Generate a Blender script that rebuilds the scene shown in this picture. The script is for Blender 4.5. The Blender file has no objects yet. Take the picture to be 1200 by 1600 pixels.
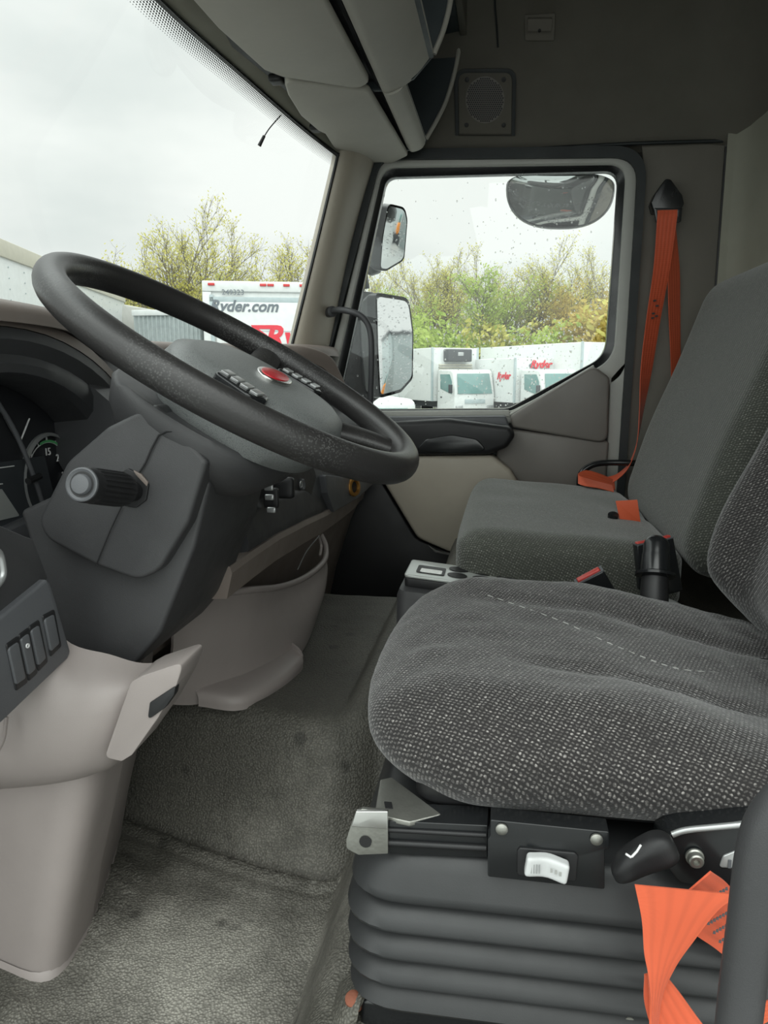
import bpy, bmesh, math, random
from math import sin, cos, pi, radians, sqrt
from mathutils import Vector, Matrix, noise

# ------------------------------------------------------------------ camera, sky, light
scn = bpy.context.scene
col = scn.collection
YAW, PITCH, FPX = radians(9), radians(10.2), 1200.0
EYE = Vector((0, 0, .72))
FW = Vector((-sin(YAW)*cos(PITCH), cos(YAW)*cos(PITCH), -sin(PITCH)))
RT = Vector((cos(YAW), sin(YAW), 0))
UP = RT.cross(FW)
cd = bpy.data.cameras.new('camera')
cam = bpy.data.objects.new('camera', cd); col.objects.link(cam)
cd.sensor_fit = 'HORIZONTAL'; cd.sensor_width = 36; cd.lens = 36*FPX/1200
cd.clip_start = .02; cd.clip_end = 600
cam.location = EYE
cam.rotation_euler = Matrix((RT, UP, -FW)).transposed().to_euler()
scn.camera = cam
scn.view_settings.view_transform = 'Standard'
scn.view_settings.look = 'None'
scn.view_settings.exposure = 0.0
scn.view_settings.gamma = 1
scn.view_settings.use_curve_mapping = False
scn.cycles.max_bounces = 12
scn.cycles.diffuse_bounces = 6
scn.cycles.transparent_max_bounces = 24
scn.cycles.sample_clamp_indirect = 6

SKY_HORIZON, SKY_ZENITH, SKY_SIDE_FILL = 1.02, 4.4, 1.7
w = bpy.data.worlds.new('overcast_sky'); scn.world = w; w.use_nodes = True
nt = w.node_tree; nt.nodes.clear()
def ramp(nt, src, stops, interp='LINEAR'):
    r = nt.nodes.new('ShaderNodeValToRGB'); r.color_ramp.interpolation = interp
    e = r.color_ramp.elements
    while len(e) < len(stops): e.new(.5)
    for k, (p, c) in enumerate(stops):
        e[k].position = p
        e[k].color = (c, c, c, 1) if isinstance(c, (int, float)) else (*c, 1)
    nt.links.new(src, r.inputs[0]); return r.outputs[0]
def mathn(nt, op, a, b=None, c=None):
    n = nt.nodes.new('ShaderNodeMath'); n.operation = op
    for i, v in enumerate((a, b, c)):
        if v is None: continue
        if isinstance(v, (int, float)): n.inputs[i].default_value = v
        else: nt.links.new(v, n.inputs[i])
    return n.outputs[0]
tc = nt.nodes.new('ShaderNodeTexCoord')
mp = nt.nodes.new('ShaderNodeMapping'); mp.inputs['Scale'].default_value = (1, 1, 2.6)
nt.links.new(tc.outputs['Generated'], mp.inputs[0])
nz = nt.nodes.new('ShaderNodeTexNoise'); nz.inputs['Scale'].default_value = 1.7; nz.inputs['Detail'].default_value = 5; nz.inputs['Roughness'].default_value = .5
nt.links.new(mp.outputs[0], nz.inputs['Vector'])
cl = ramp(nt, nz.outputs[0], [(.33, (.62, .685, .665)), (.5, (.76, .81, .78)), (.64, (.92, .955, .915))])
sx = nt.nodes.new('ShaderNodeSeparateXYZ'); nt.links.new(tc.outputs['Generated'], sx.inputs[0])
el = mathn(nt, 'MAXIMUM', sx.outputs[2], 0.0)
gr = ramp(nt, el, [(0, SKY_HORIZON/SKY_ZENITH), (.5, 1.12*SKY_HORIZON/SKY_ZENITH), (.72, .75), (1, 1)])
side = ramp(nt, mathn(nt, 'MULTIPLY', sx.outputs[1], -1.0), [(0, 0), (.25, .35), (.8, 1)])      # extra sky brightness added on the driver's side to fill the cab interior
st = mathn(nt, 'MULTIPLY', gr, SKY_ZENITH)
st = mathn(nt, 'MULTIPLY_ADD', side, SKY_SIDE_FILL, st)
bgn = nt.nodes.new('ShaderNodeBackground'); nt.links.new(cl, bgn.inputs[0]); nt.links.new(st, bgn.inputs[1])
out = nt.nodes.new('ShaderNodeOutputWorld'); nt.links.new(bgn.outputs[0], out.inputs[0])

# ------------------------------------------------------------------ helpers
def at(px, py, X=None, Y=None, Z=None):
    d = FW + RT*((px-600)/FPX) + UP*((800-py)/FPX)
    i, v = (0, X) if X is not None else (1, Y) if Y is not None else (2, Z)
    return EYE + d*((v-EYE[i])/d[i])
def V(*a): return Vector(a)
def tag(o, label=None, cat=None, group=None, kind=None):
    if label: o['label'] = label
    if cat: o['category'] = cat
    if group: o['group'] = group
    if kind: o['kind'] = kind
    return o
def empty(name, loc=(0, 0, 0), label=None, cat=None, group=None, kind=None):
    o = bpy.data.objects.new(name, None); col.objects.link(o); o.location = loc
    o.empty_display_size = .05
    return tag(o, label, cat, group, kind)
def fin(bm, name, mat, parent=None, bevel=0, seg=3, angle=38, smooth=True, bang=30):
    bmesh.ops.remove_doubles(bm, verts=bm.verts, dist=1e-6)
    bmesh.ops.recalc_face_normals(bm, faces=bm.faces)
    if bevel:
        ed = [e for e in bm.edges if len(e.link_faces) == 2 and e.calc_face_angle(0) > radians(bang)]
        if ed: bmesh.ops.bevel(bm, geom=ed, offset=bevel, segments=seg, profile=.5, affect='EDGES', clamp_overlap=True)
    me = bpy.data.meshes.new(name); bm.to_mesh(me); bm.free()
    if smooth:
        for p in me.polygons: p.use_smooth = True
        me.set_sharp_from_angle(angle=radians(angle))
    if mat is not None: me.materials.append(mat)
    o = bpy.data.objects.new(name, me); col.objects.link(o)
    if parent is not None:
        o.parent = parent
        off = V(0, 0, 0); q = parent
        while q is not None: off += Vector(q.location); q = q.parent
        me.transform(Matrix.Translation(-off))
    return o
def rp(pts, r=None, n=6):
    """round the corners of a closed polygon of 2D/3D points; each may carry its own radius as the last of (p, r)"""
    P = []; R = []
    for p in pts:
        if isinstance(p, tuple) and len(p) == 2 and isinstance(p[0], Vector): P.append(p[0]); R.append(p[1])
        else: P.append(Vector(p)); R.append(r or 0)
    o = []; m = len(P)
    for i in range(m):
        a, b, c = P[i-1], P[i], P[(i+1) % m]
        u = (a-b); v = (c-b); lu, lv = u.length, v.length
        if R[i] <= 0 or lu == 0 or lv == 0: o.append(b.copy()); continue
        u /= lu; v /= lv
        h = max(.05, min(pi-.01, u.angle(v)))/2
        t = min(R[i]/math.tan(h), lu*.48, lv*.48)
        s, e = b+u*t, b+v*t
        for k in range(n+1):
            f = k/n
            o.append(s*(1-f)**2 + b*2*f*(1-f) + e*f*f)
    return o
def px(pts, r=0, n=6, **pl):
    """pixel-measured outline placed on a real plane, corners rounded by r metres"""
    q = [(at(p[0], p[1], **pl), p[2] if len(p) > 2 else r) for p in pts]
    return rp(q, n=n)
def prism_bm(loop, vec, bm=None):
    bm = bm or bmesh.new()
    a = [bm.verts.new(p) for p in loop]; b = [bm.verts.new(p+Vector(vec)) for p in loop]
    bm.faces.new(a); bm.faces.new(b[::-1]); m = len(a)
    for i in range(m): bm.faces.new((a[i], b[i], b[(i+1) % m], a[(i+1) % m]))
    return bm
def prism(name, loop, vec, mat, parent=None, bevel=0, **k): return fin(prism_bm(loop, vec), name, mat, parent, bevel, **k)
def xz(pts, y, r=0, n=6): return rp([(V(p[0], y, p[1]), p[2] if len(p) > 2 else r) for p in pts], n=n)
def ring_bm(o1, i1, vec, bm=None):
    bm = bm or bmesh.new(); vec = Vector(vec); m = len(o1)
    A = [bm.verts.new(p) for p in o1]; B = [bm.verts.new(p) for p in i1]
    C_ = [bm.verts.new(p+vec) for p in o1]; D = [bm.verts.new(p+vec) for p in i1]
    for i in range(m):
        j = (i+1) % m
        bm.faces.new((A[i], A[j], B[j], B[i])); bm.faces.new((C_[i], D[i], D[j], C_[j]))
        bm.faces.new((A[i], C_[i], C_[j], A[j])); bm.faces.new((B[i], B[j], D[j], D[i]))
    return bm
def loft_bm(loops, cap=True, bm=None, closed=True):
    bm = bm or bmesh.new(); L = [[bm.verts.new(p) for p in l] for l in loops]; m = len(L[0])
    for a, b in zip(L, L[1:]):
        for i in range(m if closed else m-1):
            j = (i+1) % m
            bm.faces.new((a[i], a[j], b[j], b[i]))
    if cap: bm.faces.new(L[0][::-1]); bm.faces.new(L[-1])
    return bm
def cr(P, k=6):
    """catmull-rom through points"""
    o = []
    n = len(P)
    for i in range(n-1):
        p0 = P[i-1] if i else P[0]*2-P[1]; p1, p2 = P[i], P[i+1]; p3 = P[i+2] if i+2 < n else P[-1]*2-P[-2]
        for s in range(k):
            t = s/k
            o.append(.5*((2*p1)+(p2-p0)*t+(2*p0-5*p1+4*p2-p3)*t*t+(3*p1-p0-3*p2+p3)*t**3))
    o.append(P[-1].copy()); return o
def tube_bm(pts, r, n=12, bm=None, k=6, cap=True):
    P = cr([Vector(p) for p in pts], k) if k > 1 else [Vector(p) for p in pts]
    m = len(P); R = r if callable(r) else (lambda t: r)
    T = [(P[min(i+1, m-1)]-P[max(i-1, 0)]).normalized() for i in range(m)]
    a = T[0].orthogonal().normalized(); loops = []
    for i in range(m):
        a = (a - T[i]*a.dot(T[i])).normalized(); b = T[i].cross(a)
        rr = R(i/(m-1)); loops.append([P[i]+(a*cos(2*pi*j/n)+b*sin(2*pi*j/n))*rr for j in range(n)])
    return loft_bm(loops, cap, bm)
def tube(name, pts, r, mat, parent=None, n=12, k=6): return fin(tube_bm(pts, r, n, k=k), name, mat, parent, angle=50)
def grid_bm(rows, k=5, thick=0, bm=None, uv=False):
    """smooth surface through rows of points; thick gives it a back"""
    R = [cr([Vector(p) for p in r], k) for r in rows]
    cols = [cr([R[i][j] for i in range(len(R))], k) for j in range(len(R[0]))]
    bm = bm or bmesh.new(); G = [[bm.verts.new(p) for p in c] for c in cols]
    L = bm.loops.layers.uv.new('uv') if uv else None
    fs = []
    for i in range(len(G)-1):
        for j in range(len(G[0])-1):
            f = bm.faces.new((G[i][j], G[i+1][j], G[i+1][j+1], G[i][j+1])); fs.append(f)
            if uv:
                for l, (a, b) in zip(f.loops, ((i, j), (i+1, j), (i+1, j+1), (i, j+1))): l[L].uv = (a/(len(G)-1), b/(len(G[0])-1))
    if thick:
        bm.normal_update()
        bmesh.ops.solidify(bm, geom=fs, thickness=thick)
    return bm
def grid(name, rows, mat, parent=None, k=5, thick=0, uv=False): return fin(grid_bm(rows, k, thick, uv=uv), name, mat, parent, angle=60)
def rbox_bm(c, h, r, n=10, fn=None, bm=None, M=None):
    """box of half-size h with ellipsoidal corner radii r; fn bends it"""
    b2 = bmesh.new(); r = Vector(r) if not isinstance(r, (int, float)) else V(r, r, r); h = Vector(h); c = Vector(c)
    bmesh.ops.create_cube(b2, size=2)
    bmesh.ops.subdivide_edges(b2, edges=b2.edges, cuts=n, use_grid_fill=True)
    for v in b2.verts:
        p = Vector([h[i]*(math.sin(v.co[i]*pi/2)*.5+v.co[i]*.5) for i in range(3)])
        q = Vector([max(-(h[i]-r[i]), min(h[i]-r[i], p[i])) for i in range(3)])
        d = Vector([(p[i]-q[i])/r[i] if r[i] > 0 else 0 for i in range(3)])
        if d.length > 0:
            m = max(abs(d.x), abs(d.y), abs(d.z)); d = d.normalized()*m
        p = q + Vector([d[i]*r[i] for i in range(3)])
        if fn: p = fn(p)
        if M is not None: p = M @ p
        v.co = p + c
    bmesh.ops.recalc_face_normals(b2, faces=b2.faces)
    if bm is None: return b2
    me = bpy.data.meshes.new('t'); b2.to_mesh(me); b2.free(); bm.from_mesh(me); bpy.data.meshes.remove(me); return bm
def rbox(name, c, h, r, mat, parent=None, n=10, fn=None, M=None): return fin(rbox_bm(c, h, r, n, fn, M=M), name, mat, parent, angle=60)
def cyl_bm(a, b, r1, r2=None, n=24, bm=None):
    a, b = Vector(a), Vector(b); r2 = r1 if r2 is None else r2; t = (b-a).normalized(); u = t.orthogonal().normalized(); v = t.cross(u)
    return loft_bm([[p+(u*cos(2*pi*j/n)+v*sin(2*pi*j/n))*r for j in range(n)] for p, r in ((a, r1), (b, r2))], True, bm)
def lathe_bm(a, axis, prof, n=28, bm=None):
    a = Vector(a); t = Vector(axis).normalized(); u = t.orthogonal().normalized(); v = t.cross(u)
    return loft_bm([[a+t*d+(u*cos(2*pi*j/n)+v*sin(2*pi*j/n))*max(r, 1e-5) for j in range(n)] for d, r in prof], True, bm)
def box_bm(lo, hi, bm=None):
    lo, hi = Vector(lo), Vector(hi)
    return prism_bm([V(lo.x, lo.y, lo.z), V(hi.x, lo.y, lo.z), V(hi.x, hi.y, lo.z), V(lo.x, hi.y, lo.z)], (0, 0, hi.z-lo.z), bm)
def box(name, lo, hi, mat, parent=None, bevel=0): return fin(box_bm(lo, hi), name, mat, parent, bevel)
def ribbon_bm(pts, wid, thick=.0016, k=8, bm=None):
    """webbing: centre points and full-width vectors"""
    P = cr([Vector(p) for p in pts], k); W = cr([Vector(q) for q in wid], k)
    bm = bm or bmesh.new(); fs = []
    L = bm.loops.layers.uv.verify()
    G = [[bm.verts.new(p+q*(s/4-.5)) for s in range(5)] for p, q in zip(P, W)]
    for i in range(len(G)-1):
        for j in range(4):
            f = bm.faces.new((G[i][j], G[i+1][j], G[i+1][j+1], G[i][j+1])); fs.append(f)
            for l, (a, b) in zip(f.loops, ((i, j), (i+1, j), (i+1, j+1), (i, j+1))): l[L].uv = (b/4, a/(len(G)-1))
    bm.normal_update(); bmesh.ops.solidify(bm, geom=fs, thickness=thick)
    return bm
def text(s, mat, parent, org, right, up, size, name='lettering', ext=.0006, shear=0, bold=0, align='CENTER'):
    c = bpy.data.curves.new(name, 'FONT'); c.body = s; c.size = size; c.extrude = ext; c.shear = shear; c.offset = bold
    c.align_x = align; c.align_y = 'CENTER'; c.resolution_u = 3
    t = bpy.data.objects.new('t', c); col.objects.link(t)
    me = bpy.data.meshes.new_from_object(t, depsgraph=None) if False else None
    dg = bpy.context.evaluated_depsgraph_get(); me = bpy.data.meshes.new_from_object(t.evaluated_get(dg), depsgraph=dg)
    bpy.data.objects.remove(t); bpy.data.curves.remove(c)
    right = Vector(right).normalized(); up = Vector(up); up = (up-right*up.dot(right)).normalized(); nn = right.cross(up)
    M = Matrix((right, up, nn)).transposed().to_4x4(); M.translation = Vector(org)
    off = V(0, 0, 0); q = parent
    while q is not None: off += Vector(q.location); q = q.parent
    me.transform(Matrix.Translation(-off) @ M)
    me.materials.clear(); me.materials.append(mat)
    o = bpy.data.objects.new(name, me); col.objects.link(o); o.parent = parent
    return o

# ------------------------------------------------------------------ materials
def newmat(name):
    m = bpy.data.materials.new(name); m.use_nodes = True
    return m, m.node_tree, m.node_tree.nodes['Principled BSDF']
def coords(nt, scale=(1, 1, 1), rot=(0, 0, 0), src='Object'):
    t = nt.nodes.new('ShaderNodeTexCoord'); m = nt.nodes.new('ShaderNodeMapping')
    m.inputs['Scale'].default_value = scale; m.inputs['Rotation'].default_value = rot
    nt.links.new(t.outputs[src], m.inputs[0]); return m.outputs[0]
def noi(nt, vec, s, d=3, r=.5):
    n = nt.nodes.new('ShaderNodeTexNoise'); n.inputs['Scale'].default_value = s; n.inputs['Detail'].default_value = d; n.inputs['Roughness'].default_value = r
    nt.links.new(vec, n.inputs['Vector']); return n.outputs[0]
def vor(nt, vec, s, feat='F1'):
    n = nt.nodes.new('ShaderNodeTexVoronoi'); n.feature = feat; n.inputs['Scale'].default_value = s
    nt.links.new(vec, n.inputs['Vector']); return n.outputs[0]
def bump(nt, h, b, strength=.3, dist=.001):
    n = nt.nodes.new('ShaderNodeBump'); n.inputs['Strength'].default_value = strength; n.inputs['Distance'].default_value = dist
    nt.links.new(h, n.inputs['Height']); nt.links.new(n.outputs[0], b.inputs['Normal']); return n
def plastic(name, c, rough=.5, grain=900, gs=.25, var=.12, dirt=0, spec=.5, metal=0, coat=0):
    m, nt, b = newmat(name); v = coords(nt)
    n1 = noi(nt, v, 9, 4, .6)
    lo = tuple(x*(1-var) for x in c); hi = tuple(min(1, x*(1+var)) for x in c)
    cc = ramp(nt, n1, [(.3, lo), (.7, hi)])
    if dirt:
        n2 = noi(nt, v, 60, 6, .75); f = ramp(nt, n2, [(.56, 0), (.75, dirt)])
        mx = nt.nodes.new('ShaderNodeMix'); mx.data_type = 'RGBA'; nt.links.new(f, mx.inputs[0]); nt.links.new(cc, mx.inputs[6]); mx.inputs[7].default_value = (*[min(1, x*1.5+.05) for x in c], 1); cc = mx.outputs[2]
    nt.links.new(cc, b.inputs['Base Color'])
    b.inputs['Roughness'].default_value = rough; b.inputs['Specular IOR Level'].default_value = spec; b.inputs['Metallic'].default_value = metal
    b.inputs['Coat Weight'].default_value = coat
    rr = ramp(nt, noi(nt, v, 14, 5, .7), [(.3, max(0, rough-.08)), (.7, min(1, rough+.08))]); nt.links.new(rr, b.inputs['Roughness'])
    if gs: bump(nt, vor(nt, v, grain), b, gs, .0004)
    return m
def flat(name, c, rough=.5, metal=0, spec=.5, emis=0):
    m, nt, b = newmat(name); v = coords(nt)
    nt.links.new(ramp(nt, noi(nt, v, 5, 3), [(.3, tuple(x*.93 for x in c)), (.7, tuple(min(1, x*1.06) for x in c))]), b.inputs['Base Color'])
    b.inputs['Roughness'].default_value = rough; b.inputs['Metallic'].default_value = metal; b.inputs['Specular IOR Level'].default_value = spec
    return m
M = {}
M['beige'] = plastic('warm_grey_plastic', (.285, .25, .238), .5, 1200, .12, .05)
M['beige_trim'] = plastic('beige_trim_plastic', (.34, .305, .25), .5, 1200, .12, .05)
M['brown_trim'] = plastic('brown_grey_plastic', (.20, .165, .145), .5, 1200, .12, .05)
M['door_grey'] = plastic('door_grey_plastic', (.17, .155, .14), .45, 1200, .15, .05)
M['dark'] = plastic('charcoal_plastic', (.044, .044, .046), .48, 1100, .22, .10, .10)
M['dark2'] = plastic('dash_charcoal_plastic', (.036, .037, .040), .5, 1100, .2, .10)
M['panel_grey'] = plastic('dark_grey_plastic', (.085, .088, .095), .48, 1100, .2, .08, .1)
M['black'] = plastic('black_plastic', (.014, .014, .015), .45, 1100, .12, .1, 0, .4)
M['gloss'] = plastic('gloss_black', (.012, .013, .014), .22, 1100, .03, .1)
M['rubber'] = plastic('bellows_rubber', (.024, .025, .026), .42, 700, .10, .15, 0, .4)
M['seal'] = plastic('door_seal_rubber', (.016, .020, .021), .55, 900, .2, .1)
M['frame_grey'] = plastic('painted_door_frame', (.38, .38, .35), .4, 1500, .05, .05)
M['head'] = plastic('headliner_grey', (.115, .107, .088), .75, 900, .25, .06)
M['visor'] = plastic('visor_grey', (.40, .385, .34), .7, 1500, .15, .04)
M['wall'] = plastic('wall_trim_grey', (.16, .148, .125), .7, 1300, .2, .05)
M['rear'] = plastic('rear_trim_grey', (.27, .265, .215), .7, 1300, .2, .05)
M['rust'] = plastic('rusty_steel', (.17, .055, .03), .8, 400, .4, .3)
M['chrome'] = flat('bright_metal', (.72, .72, .70), .25, 1)
M['zinc'] = plastic('zinc_plated_steel', (.36, .36, .33), .38, 300, .3, .25, .2, metal=.85)
M['silver'] = flat('silver_plastic', (.42, .43, .43), .32, .6)
M['white'] = flat('white_paint', (.82, .83, .82), .4)
M['white_print'] = flat('white_print', (.75, .75, .75), .5)
M['switch_white'] = flat('light_grey_switch', (.55, .56, .56), .4)
M['red'] = flat('red_button', (.45, .05, .04), .35)
M['badge_red'] = flat('badge_red', (.50, .02, .03), .25)
M['brass'] = flat('amber_metal_ring', (.48, .24, .06), .3, .7)
M['screen'] = flat('display_glass', (.045, .05, .055), .12)
M['gauge'] = flat('gauge_face', (.02, .021, .024), .35)
M['green'] = flat('green_print', (.10, .42, .16), .5)
M['liner'] = plastic('shelf_liner_dark_teal', (.020, .030, .034), .6, 1000, .2, .1)
M['tray'] = flat('bright_tray_plastic', (.50, .52, .50), .30, .35)

# steering wheel rim: black leathery plastic rubbed grey where hands hold it
m, nt, b = newmat('steering_wheel_leather'); v = coords(nt)
wn = noi(nt, v, 7, 3, .6); fine = vor(nt, v, 420)
f = mathn(nt, 'MULTIPLY', ramp(nt, wn, [(.48, 0), (.62, 1)]), ramp(nt, fine, [(.22, 1), (.45, 0)]))
nt.links.new(ramp(nt, f, [(0, (.024, .023, .023)), (1, (.085, .085, .083))]), b.inputs['Base Color'])
b.inputs['Roughness'].default_value = .38
bump(nt, noi(nt, v, 380, 2), b, .25, .0008)
M['rim'] = m
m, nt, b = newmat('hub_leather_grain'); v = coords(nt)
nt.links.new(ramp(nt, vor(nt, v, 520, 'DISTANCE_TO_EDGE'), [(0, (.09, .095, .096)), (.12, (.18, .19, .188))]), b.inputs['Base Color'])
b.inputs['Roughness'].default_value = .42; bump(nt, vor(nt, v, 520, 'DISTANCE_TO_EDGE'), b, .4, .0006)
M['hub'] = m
# webbing
def webbing(name, c):
    m, nt, b = newmat(name)
    t = nt.nodes.new('ShaderNodeTexCoord'); s = nt.nodes.new('ShaderNodeSeparateXYZ'); nt.links.new(t.outputs['UV'], s.inputs[0])
    wv = mathn(nt, 'SINE', mathn(nt, 'MULTIPLY', s.outputs[0], 2*pi*5)); w2 = mathn(nt, 'SINE', mathn(nt, 'MULTIPLY', s.outputs[1], 1400))
    nt.links.new(ramp(nt, mathn(nt, 'MULTIPLY_ADD', wv, .5, .5), [(0, tuple(x*.90 for x in c)), (.6, c)]), b.inputs['Base Color'])
    b.inputs['Roughness'].default_value = .6; b.inputs['Sheen Weight'].default_value = .15
    bump(nt, mathn(nt, 'ADD', wv, mathn(nt, 'MULTIPLY', w2, .4)), b, .3, .0006); return m
M['belt'] = webbing('orange_webbing', (.66, .105, .036))
M['belt_dark'] = webbing('orange_webbing_aged', (.66, .10, .035))
# seat cloth: charcoal twill with pale flecks in diagonal rows
def cloth(name, base, fleck, amount=.5, sc=300, rot=(0, 0, 0), tint=None):
    m, nt, b = newmat(name)
    v = coords(nt, (1, 1, 1), rot)
    vn = nt.nodes.new('ShaderNodeTexVoronoi'); vn.inputs['Scale'].default_value = 1; vn.inputs['Randomness'].default_value = .55
    mp = nt.nodes.new('ShaderNodeMapping'); mp.inputs['Scale'].default_value = (sc*.75, sc, sc); mp.inputs['Rotation'].default_value = (.4, .35, .5)
    nt.links.new(v, mp.inputs[0]); nt.links.new(mp.outputs[0], vn.inputs['Vector'])
    spot = ramp(nt, vn.outputs['Distance'], [(.18, 1), (.48, 0)])
    sp = nt.nodes.new('ShaderNodeSeparateXYZ'); nt.links.new(v, sp.inputs[0])
    jt = mathn(nt, 'MULTIPLY', noi(nt, v, 150, 3), .0075)
    tt = mathn(nt, 'ADD', mathn(nt, 'ADD', sp.outputs[1], sp.outputs[2]), jt)
    def wave(a, b_): return mathn(nt, 'MULTIPLY_ADD', mathn(nt, 'SINE', mathn(nt, 'MULTIPLY', mathn(nt, 'ADD', mathn(nt, 'MULTIPLY', sp.outputs[0], a), mathn(nt, 'MULTIPLY', tt, b_)), 2*pi*sc)), .5, .5)
    rows = wave(.30, .62); cross_ = wave(-.66, .26)
    lat = ramp(nt, mathn(nt, 'MULTIPLY', rows, mathn(nt, 'MULTIPLY_ADD', cross_, .75, .25)), [(.22, 0), (.75, 1)])
    br = ramp(nt, vn.outputs['Color'], [(.30, 0), (.85, 1)])
    f = mathn(nt, 'MULTIPLY', lat, mathn(nt, 'MULTIPLY_ADD', spot, .55, .45))
    f = mathn(nt, 'MULTIPLY', f, mathn(nt, 'MULTIPLY_ADD', br, .7, .35))
    big = mathn(nt, 'MULTIPLY', ramp(nt, noi(nt, v, 6, 4, .6), [(.3, .8), (.7, 1.2)]), ramp(nt, noi(nt, v, 420, 2), [(.36, .35), (.62, 1.25)]))
    f = mathn(nt, 'MULTIPLY', mathn(nt, 'MULTIPLY', f, big), amount)
    nt.links.new(ramp(nt, f, [(0, base), (.8, fleck)]), b.inputs['Base Color'])
    b.inputs['Roughness'].default_value = .9; b.inputs['Specular IOR Level'].default_value = .15
    b.inputs['Sheen Weight'].default_value = .35; b.inputs['Sheen Roughness'].default_value = .4
    if tint: b.inputs['Sheen Tint'].default_value = (*tint, 1)
    bump(nt, mathn(nt, 'ADD', lat, mathn(nt, 'MULTIPLY', vn.outputs['Distance'], -.4)), b, .5, .0012)
    return m
M['cloth'] = cloth('driver_seat_cloth', (.027, .025, .025), (.34, .32, .305), 1.0, 330)
M['cloth2'] = cloth('passenger_seat_cloth', (.062, .065, .056), (.30, .305, .27), .95, 300)
# floor mat: olive grey rubber with leathery pebble and mud stains
m, nt, b = newmat('rubber_floor_mat'); v = coords(nt)
peb = vor(nt, v, 320); big = noi(nt, v, 6, 6, .68)
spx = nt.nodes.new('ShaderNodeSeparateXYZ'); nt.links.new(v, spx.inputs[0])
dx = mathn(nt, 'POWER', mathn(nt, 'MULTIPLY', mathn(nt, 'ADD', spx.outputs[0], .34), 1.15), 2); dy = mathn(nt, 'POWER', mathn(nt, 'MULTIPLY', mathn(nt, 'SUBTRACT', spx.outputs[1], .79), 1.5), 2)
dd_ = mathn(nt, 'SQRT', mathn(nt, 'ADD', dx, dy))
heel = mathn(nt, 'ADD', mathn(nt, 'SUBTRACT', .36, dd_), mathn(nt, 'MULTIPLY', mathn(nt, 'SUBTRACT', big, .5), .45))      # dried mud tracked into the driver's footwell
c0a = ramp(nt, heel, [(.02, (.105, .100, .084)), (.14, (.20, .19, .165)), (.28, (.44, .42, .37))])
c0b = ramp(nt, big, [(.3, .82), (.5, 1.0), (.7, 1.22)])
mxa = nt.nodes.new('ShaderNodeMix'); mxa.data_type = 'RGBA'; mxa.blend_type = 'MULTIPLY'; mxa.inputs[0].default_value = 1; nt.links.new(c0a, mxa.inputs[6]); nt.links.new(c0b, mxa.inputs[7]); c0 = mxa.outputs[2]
c1 = ramp(nt, peb, [(.1, 1.15), (.6, .62)])
mx = nt.nodes.new('ShaderNodeMix'); mx.data_type = 'RGBA'; mx.blend_type = 'MULTIPLY'; mx.inputs[0].default_value = 1; nt.links.new(c0, mx.inputs[6]); nt.links.new(c1, mx.inputs[7])
sp = ramp(nt, vor(nt, v, 13), [(.10, .55), (.17, 1)])
mx2 = nt.nodes.new('ShaderNodeMix'); mx2.data_type = 'RGBA'; mx2.blend_type = 'MULTIPLY'; mx2.inputs[0].default_value = 1; nt.links.new(mx.outputs[2], mx2.inputs[6]); nt.links.new(sp, mx2.inputs[7])
nt.links.new(mx2.outputs[2], b.inputs['Base Color']); b.inputs['Roughness'].default_value = .62
bump(nt, mathn(nt, 'SUBTRACT', 0.6, peb), b, .7, .0022)
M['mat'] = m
# glass pane: lets light straight through, mirrors a little
def pane(name, tint):
    m, nt, b = newmat(name); nt.nodes.remove(b)
    tr = nt.nodes.new('ShaderNodeBsdfTransparent'); tr.inputs[0].default_value = (*tint, 1)
    gl = nt.nodes.new('ShaderNodeBsdfGlossy'); gl.inputs['Roughness'].default_value = .02
    lw = nt.nodes.new('ShaderNodeLayerWeight'); lw.inputs[0].default_value = .5
    fr = nt.nodes.new('ShaderNodeMath'); fr.operation = 'MULTIPLY_ADD'; fr.inputs[1].default_value = .45; fr.inputs[2].default_value = .025
    nt.links.new(mathn(nt, 'POWER', lw.outputs['Facing'], 4), fr.inputs[0])
    mx = nt.nodes.new('ShaderNodeMixShader'); nt.links.new(fr.outputs[0], mx.inputs[0]); nt.links.new(tr.outputs[0], mx.inputs[1]); nt.links.new(gl.outputs[0], mx.inputs[2])
    nt.links.new(mx.outputs[0], nt.nodes['Material Output'].inputs[0]); return m
M['glass'] = pane('window_glass', (.97, .985, .98))
M['wglass'] = pane('windshield_glass', (.97, .985, .985))
m, nt, b = newmat('water_drops'); b.inputs['Transmission Weight'].default_value = 1; b.inputs['Roughness'].default_value = .02; b.inputs['IOR'].default_value = 1.33
M['water'] = m
m, nt, b = newmat('mirror_glass'); b.inputs['Metallic'].default_value = 1; b.inputs['Roughness'].default_value = .03; b.inputs['Base Color'].default_value = (.78, .8, .8, 1)
M['mirror'] = m
m, nt, b = newmat('frit_dots')       # printed dot band of the windshield: black dots that thin out, clear between
t = nt.nodes.new('ShaderNodeTexCoord'); s = nt.nodes.new('ShaderNodeSeparateXYZ'); nt.links.new(t.outputs['UV'], s.inputs[0])
du = mathn(nt, 'SUBTRACT', mathn(nt, 'FRACT', mathn(nt, 'MULTIPLY', s.outputs[0], 300)), .5); dv = mathn(nt, 'SUBTRACT', mathn(nt, 'FRACT', mathn(nt, 'MULTIPLY', s.outputs[1], 9)), .5)
rr = mathn(nt, 'ADD', mathn(nt, 'POWER', du, 2), mathn(nt, 'POWER', dv, 2))
lim = mathn(nt, 'MULTIPLY_ADD', s.outputs[1], -.20, .22)
dot = mathn(nt, 'LESS_THAN', rr, lim)
tr = nt.nodes.new('ShaderNodeBsdfTransparent'); mx = nt.nodes.new('ShaderNodeMixShader'); b.inputs['Base Color'].default_value = (.06, .06, .06, 1)
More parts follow.
